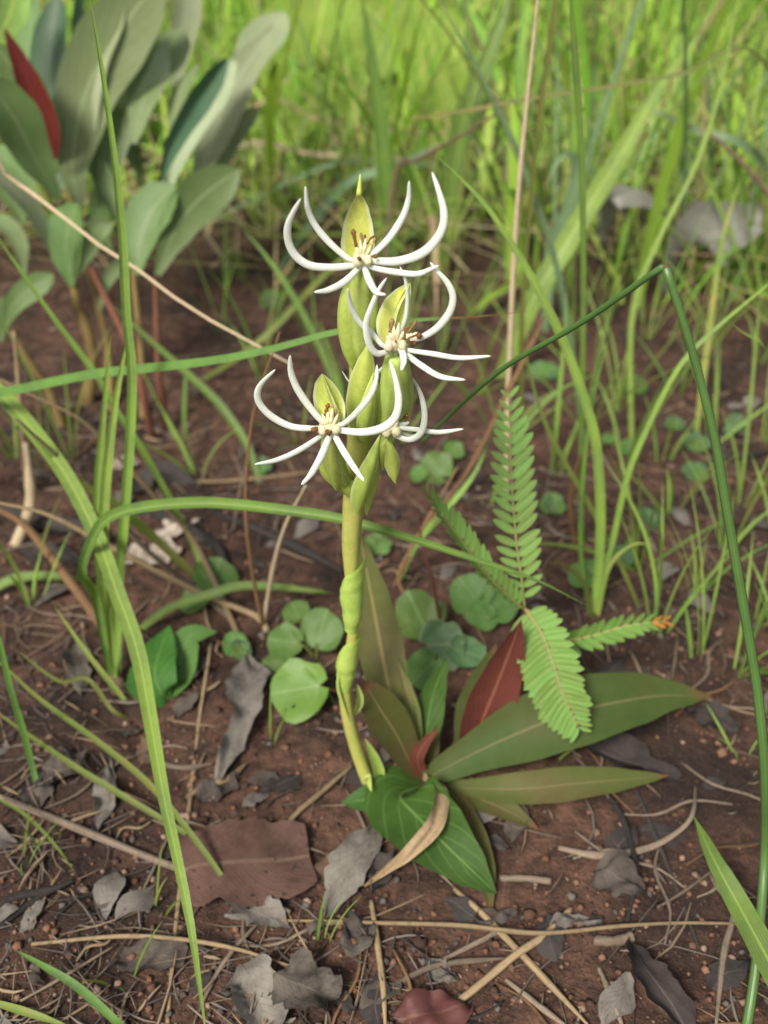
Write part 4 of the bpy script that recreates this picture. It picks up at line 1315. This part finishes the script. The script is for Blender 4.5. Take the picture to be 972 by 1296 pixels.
dead([(20, 690), (60, 700, -5), (110, 715)], 40, 'deadDark', "dark dead leaf lying beneath the thick dead stalk", 'ovate', jit=.008)
dead([(285, 1160), (320, 1152, -3), (368, 1175)], 40, 'deadPale', "grey dead leaf poking out below the broad brown leaf", 'lance')
dead([(600, 1165), (625, 1160, -3), (655, 1155)], 26, 'deadGrey', "grey scrap of leaf below the broad green leaf's tip", 'ovate')
dead([(545, 1215), (560, 1230, -3), (580, 1240)], 30, 'deadPale', "pale scrap of leaf above the red-brown dead leaf", 'ovate')

# pale scraps of bark
for pts, w, lab in (([(160, 705), (190, 700, -6), (222, 690)], 40, "pale bark scrap lying behind the arching blade"), ([(200, 678), (218, 668, -7), (240, 658)], 34, "smaller pale bark scrap leaning on the larger one"),
                    ([(140, 590), (155, 583, -5), (175, 590)], 22, "chip of pale bark lying under the tan straws")):
    dead(pts, w, 'bark', lab, 'chunk', name='bark_scrap', cat='bark', jit=.008, rag=.5, cup=.1)

NUM = {3: 'three', 4: 'four', 5: 'five', 6: 'six', 7: 'seven', 8: 'eight', 9: 'nine', 10: 'ten'}


def zone(px, py):
    near = [((752, 778), 'beside the lime tuft'), ((645, 620), 'behind the upright feathery leaf'), ((845, 345), 'under the kink of the rush'), ((915, 620), 'behind the rush stem'), ((960, 900), 'at the rush stem'),
            ((800, 260), 'by the pale grey dead leaf'), ((930, 300), 'by the large grey dead leaf'), ((660, 330), 'beside the tall pale straw'), ((560, 380), 'behind the middle flower'), ((720, 480), 'behind the lime blade'), ((460, 290), 'behind the topmost flower'),
            ((415, 540), 'behind the lowest left flower'), ((200, 520), "by the shrub's reddish stems"), ((60, 540), "by the shrub's ochre stems"), ((300, 330), "beside the shrub's low leaves"), ((560, 560), "behind the lowest side flower"), ((840, 790), "by the seedling's orange leaf tip"), ((70, 720), 'beside the thick dead stalk')]
    return min(near, key=lambda q: (q[0][0] - px) ** 2 + (q[0][1] - py) ** 2)[1]


# ------------------------------------------------------------------ round-leaved herbs near the orchid
def herb(leaves, label, group=None, mat='herb', basepx=None):
    b = G(*(basepx or (leaves[0][0], leaves[0][1] + 22)))
    h = root("round_leaved_herb", b, label, "herb", group)
    for lf in leaves:
        x, y, r, lift, tilt = lf[:5]
        mt = lf[5] if len(lf) > 5 else mat
        c = G(x, y, lift * .001)
        R_ = px2m(c, r)
        a = rnd.uniform(0, 6.28)
        N = Vector((rnd.uniform(-.25, .25), -tilt, 1)).normalized()
        d = Vector((b.x - c.x + .002 * math.cos(a), b.y - c.y + .004 * math.sin(a), 0))
        d = d.normalized() if d.length > 1e-4 else Vector((0, 1, 0))
        d = (d - N * d.dot(N)).normalized()
        B = N.cross(d)
        # heart-shaped disc with a notch at the stalk
        V, UV, F = [c + d * R_ * .62 - N * R_ * .04], [(.5, .15)], []
        rings, seg = 5, 22
        sd = rnd.random() * 9
        for i in range(1, rings + 1):
            for j in range(seg + 1):
                ang = -math.pi + .16 + (2 * math.pi - .32) * j / seg
                rr = R_ * (1.0 + .22 * noise.noise((math.cos(ang) * 1.3, math.sin(ang) * 1.3, sd)))
                ex = Vector((-math.cos(ang) * rr, math.sin(ang) * rr * 1.04, 0))
                q = c - d * (-ex.x) + B * ex.y if False else c + d * (ex.x) + B * ex.y
                f = i / rings
                q = V[0].lerp(q, f)
                q = q + N * (R_ * (.10 * f * f + .12 * f * noise.noise((math.cos(ang) * 2 * f, math.sin(ang) * 2 * f, sd)) * 2))
                g = gz(q.x, q.y) + .001
                if q.z < g:
                    q.z = g
                V.append(q)
                UV.append((.5 + .5 * f * math.sin(ang), .5 + .5 * f * -math.cos(ang)))
        for j in range(seg):
            F.append((0, 1 + j, 2 + j))
        for i in range(rings - 1):
            for j in range(seg):
                o = 1 + i * (seg + 1) + j
                F.append((o, o + seg + 1, o + seg + 2, o + 1))
        part("leaf", (V, F, UV), M[mt], h)
        P = [b - Vector((0, 0, .002)), b.lerp(V[0], .5) + Vector((0, 0, .003)), V[0]]
        part("leaf_stalk", tube(P, .0007, n=8, k=6), M['olive'], h)
    return h


herb([(406, 799, 27, 14, .9), (362, 812, 24, 10, .5), (375, 775, 17, 6, .4)], "round-leaved herb with one upright leaf just left of the orchid stem", basepx=(400, 835))
herb([(380, 872, 39, 12, .6, 'herbHole'), (345, 845, 18, 5, .3)], "herb with a large eaten round leaf beside the grey spoon-shaped leaf", basepx=(425, 890))
herb([(530, 779, 31, 14, .8), (562, 815, 31, 12, .7, 'herbBlue'), (538, 848, 26, 8, .5), (590, 826, 24, 9, .4, 'herbBlue')], "clump of round herb leaves behind the rosette's narrow leaves", basepx=(555, 838))
herb([(597, 752, 27, 12, .7), (630, 765, 24, 10, .6), (610, 780, 20, 8, .5)], "round-leaved herb half hidden behind the feathery seedling's joint", basepx=(612, 795))
herb([(272, 728, 27, 8, .5), (245, 760, 20, 6, .4)], "round-leaved herb at the foot of the thin slanting blade", basepx=(265, 755))
herb([(737, 730, 18, 8, .6), (745, 718, 12, 9, .3)], "tiny herb with a curled leaf at the lime tuft", basepx=(742, 742))
herb([(789, 704, 15, 7, .5, 'herbBlue'), (800, 690, 9, 6, .4)], "tiny bluish herb right of the lime tuft", basepx=(792, 716))
herb([(553, 592, 22, 10, .8), (575, 570, 13, 8, .5), (530, 600, 12, 6, .4)], "round-leaved herb right behind the spike's lowest side flower", basepx=(556, 612))
herb([(795, 566, 13, 6, .5), (770, 556, 9, 5, .4)], "tiny herb on bare soil behind the lime tuft's blades", basepx=(795, 578))
hs_ = [(880, 560), (880, 600), (800, 490), (850, 535), (690, 470), (340, 380), (330, 590), (480, 690), (700, 640), (820, 660), (930, 540), (455, 700), (640, 540), (300, 820)]
for (x, y) in hs_:
    herb([(x + rnd.uniform(-6, 6), y + rnd.uniform(-4, 4), rnd.uniform(8, 17), 6, .5, rnd.choice(['herb', 'herbBlue'])) for _ in range(rnd.choice([2, 3, 3]))],
         "small round-leaved herb on the soil %s" % zone(x, y), "small herbs scattered on the soil behind", basepx=(x, y + 10))

# broad eaten leaf plant
bl = G(215, 885)
bp = root("broad_leaf_seedling", bl, "seedling with dark green oval leaves beside the long arching blade", "seedling")
for pts, w, mt in (([(215, 885), (203, 875, -8), (196, 845, -16), (214, 792, -22)], 56, 'rosDeep'), ([(215, 885), (228, 840, -10), (240, 805, -16), (275, 800, -14)], 44, 'herb'), ([(215, 885), (180, 870, -7), (165, 845, -9)], 34, 'rosDeep')):
    P = [PT(p) for p in pts]
    part("leaf", ribbon(P, px2m(P[2], w), 'ovate', (0, -.5, 1), n=22, m=8, cup=.1, wave=.03, wavn=2), M[mt], bp)

# ------------------------------------------------------------------ tufts of thin grass on the open soil
def tuft(px, py, nb, L, w, spread, mats, label, group):
    b = G(px, py)
    if '%' in label:
        label = label % (NUM[nb], zone(px, py))
    t = root("thin_grass_tuft", b, label, "grass", group)
    for i in range(nb):
        a = rnd.uniform(0, 6.28)
        le = L * rnd.uniform(.5, 1.15)
        lean = abs(rnd.gauss(0, spread)) + .05
        cur = rnd.uniform(.1, .9) * spread * 2
        p = b + Vector((math.cos(a), math.sin(a), 0)) * rnd.uniform(0, .007)
        p.z = gz(p.x, p.y) - .003
        P = [p.copy()]
        for k in range(4):
            an = min(1.9, lean + cur * k / 3)
            p = p + Vector((math.cos(a) * math.sin(an), math.sin(a) * math.sin(an), math.cos(an))) * le / 4
            p.z = max(p.z, gz(p.x, p.y) + .003)
            P.append(p.copy())
        part("blade", ribbon(P, w * rnd.uniform(.6, 1.3), 'grass', None, n=12, m=2, cup=.2, roll=rnd.uniform(-.8, .8)), M[rnd.choice(mats)], t)
    return t


GM = ['bright', 'green', 'lime', 'olive', 'bright', 'lime']
for (x, y) in [(700, 600), (640, 560), (780, 520), (860, 500), (905, 560), (940, 640), (965, 560), (850, 650), (880, 760), (810, 720), (920, 700), (955, 790), (985, 690), (600, 500), (560, 450), (720, 460), (660, 430), (820, 430), (900, 440), (960, 460),
               (600, 400), (770, 400), (540, 380), (930, 850), (890, 830), (830, 800), (790, 600), (740, 540), (840, 580), (975, 900), (990, 830)]:
    tuft(x, y, rnd.choice([4, 5, 6, 7]), rnd.uniform(.07, .16), .0022, .32, GM, "small tuft of %s thin green blades %s", "thin grass tufts right of the orchid")
for (x, y) in [(400, 440), (480, 430), (350, 400), (440, 520), (380, 560), (330, 480), (250, 600), (230, 560), (280, 420), (60, 600), (20, 580), (40, 760), (90, 580), (310, 350), (420, 370), (500, 560), (510, 470)]:
    tuft(x, y, rnd.choice([3, 4, 5]), rnd.uniform(.06, .14), .0022, .32, GM, "sparse tuft of %s thin green blades on soil %s", "thin grass tufts behind the orchid's left side")
for (x, y) in [(195, 1150), (400, 1195), (60, 1060), (340, 940), (160, 1240), (690, 960), (940, 960), (20, 1100)]:
    tuft(x, y, 3, .035, .0012, .4, ['olive', 'lime', 'green'], "few short hair-thin grass shoots sprouting through the litter", "hair-thin grass shoots in the litter")
# taller clumps at the meadow edge
for (x, y) in [(560, 350), (640, 340), (700, 370), (780, 340), (860, 360), (930, 380), (975, 410), (480, 330), (820, 300), (740, 300), (900, 310), (610, 290), (390, 300), (680, 300), (960, 320), (1000, 360), (440, 290), (530, 300), (340, 300)]:
    tuft(x, y, rnd.choice([7, 8, 9, 10]), rnd.uniform(.2, .42), .0042, .30, GM + ['greygreen', 'yellowed'], "tall meadow-edge clump of about %s green blades %s", "tall grass clumps at the meadow edge")

# ------------------------------------------------------------------ scattered straws and scraps: countable small litter
protos = []
for k in range(6):
    L = .02 + .008 * k
    pts = [Vector((-L * .5, 0, 0)), Vector((-L * .15, rnd.uniform(-.004, .004), .001)), Vector((L * .2, rnd.uniform(-.004, .004), .001)), Vector((L * .5, 0, 0))]
    protos.append(mesh_data("straw_piece", tube(pts, [(0, .0006), (.5, .0008), (1, .0004)], n=12, k=6, flat=.6, nrm=(0, 0, 1), jit=.3), M[['straw', 'greyStraw', 'twig', 'greyStraw', 'brownStem', 'greyStraw'][k]], Vector((0, 0, 0))))
ncol = ["pale", "grey", "dark", "grey", "brown", "grey"]
for i in range(150):
    y = .2 + .55 * rnd.random() ** 1.3
    x = rnd.uniform(-.5, .5) * (.25 + .85 * y)
    k = rnd.randrange(6)
    o = bpy.data.objects.new("straw_piece", protos[k])
    scene.collection.objects.link(o)
    a = rnd.uniform(0, 6.28)
    h = .018
    z1, z2 = gz(x + math.cos(a) * h, y + math.sin(a) * h), gz(x - math.cos(a) * h, y - math.sin(a) * h)
    o.location = (x, y, max(gz(x, y), (z1 + z2) * .5) + .0012)
    o.rotation_euler = (0, -math.atan2(z1 - z2, 2 * h), a)
    tag(o, "short bit of %s dry straw lying loose on the soil" % ncol[k], "straw", "%s straw bits on the soil" % ncol[k])

protos = []
for k in range(7):
    L = .010 + .0028 * k
    pts = [Vector((-L * .5, 0, .0012)), Vector((-L * .1, .001, .0024)), Vector((L * .25, -.001, .0022)), Vector((L * .5, 0, .001))]
    d = ribbon(pts, L * .55, rnd.choice(['ovate', 'lance', 'chunk']), (0, 0, 1), n=10, m=4, cup=rnd.uniform(-.15, .25), jit=.003, rag=.4, seed=k * 3.1)
    protos.append(mesh_data("leaf_scrap", d, M[['deadGrey', 'deadDark', 'deadPale', 'deadBrown', 'deadGrey', 'deadDark', 'deadPale'][k]], Vector((0, 0, 0))))
ncol = ["grey", "dark", "pale grey", "brown", "grey", "dark", "pale grey"]
for i in range(130):
    y = .2 + .6 * rnd.random() ** 1.3
    x = rnd.uniform(-.5, .5) * (.25 + .85 * y)
    k = rnd.randrange(7)
    o = bpy.data.objects.new("leaf_scrap", protos[k])
    scene.collection.objects.link(o)
    o.location = (x, y, gz(x, y) + .0008)
    o.rotation_euler = (rnd.uniform(-.2, .2), rnd.uniform(-.2, .2), rnd.uniform(0, 6.28))
    tag(o, "%s %s scrap of dead leaf lying loose on the soil" % (["tiny", "tiny", "small", "small", "mid-sized", "larger", "larger"][k], ncol[k]), "dead leaf", "%s leaf scraps on the soil" % ncol[k])
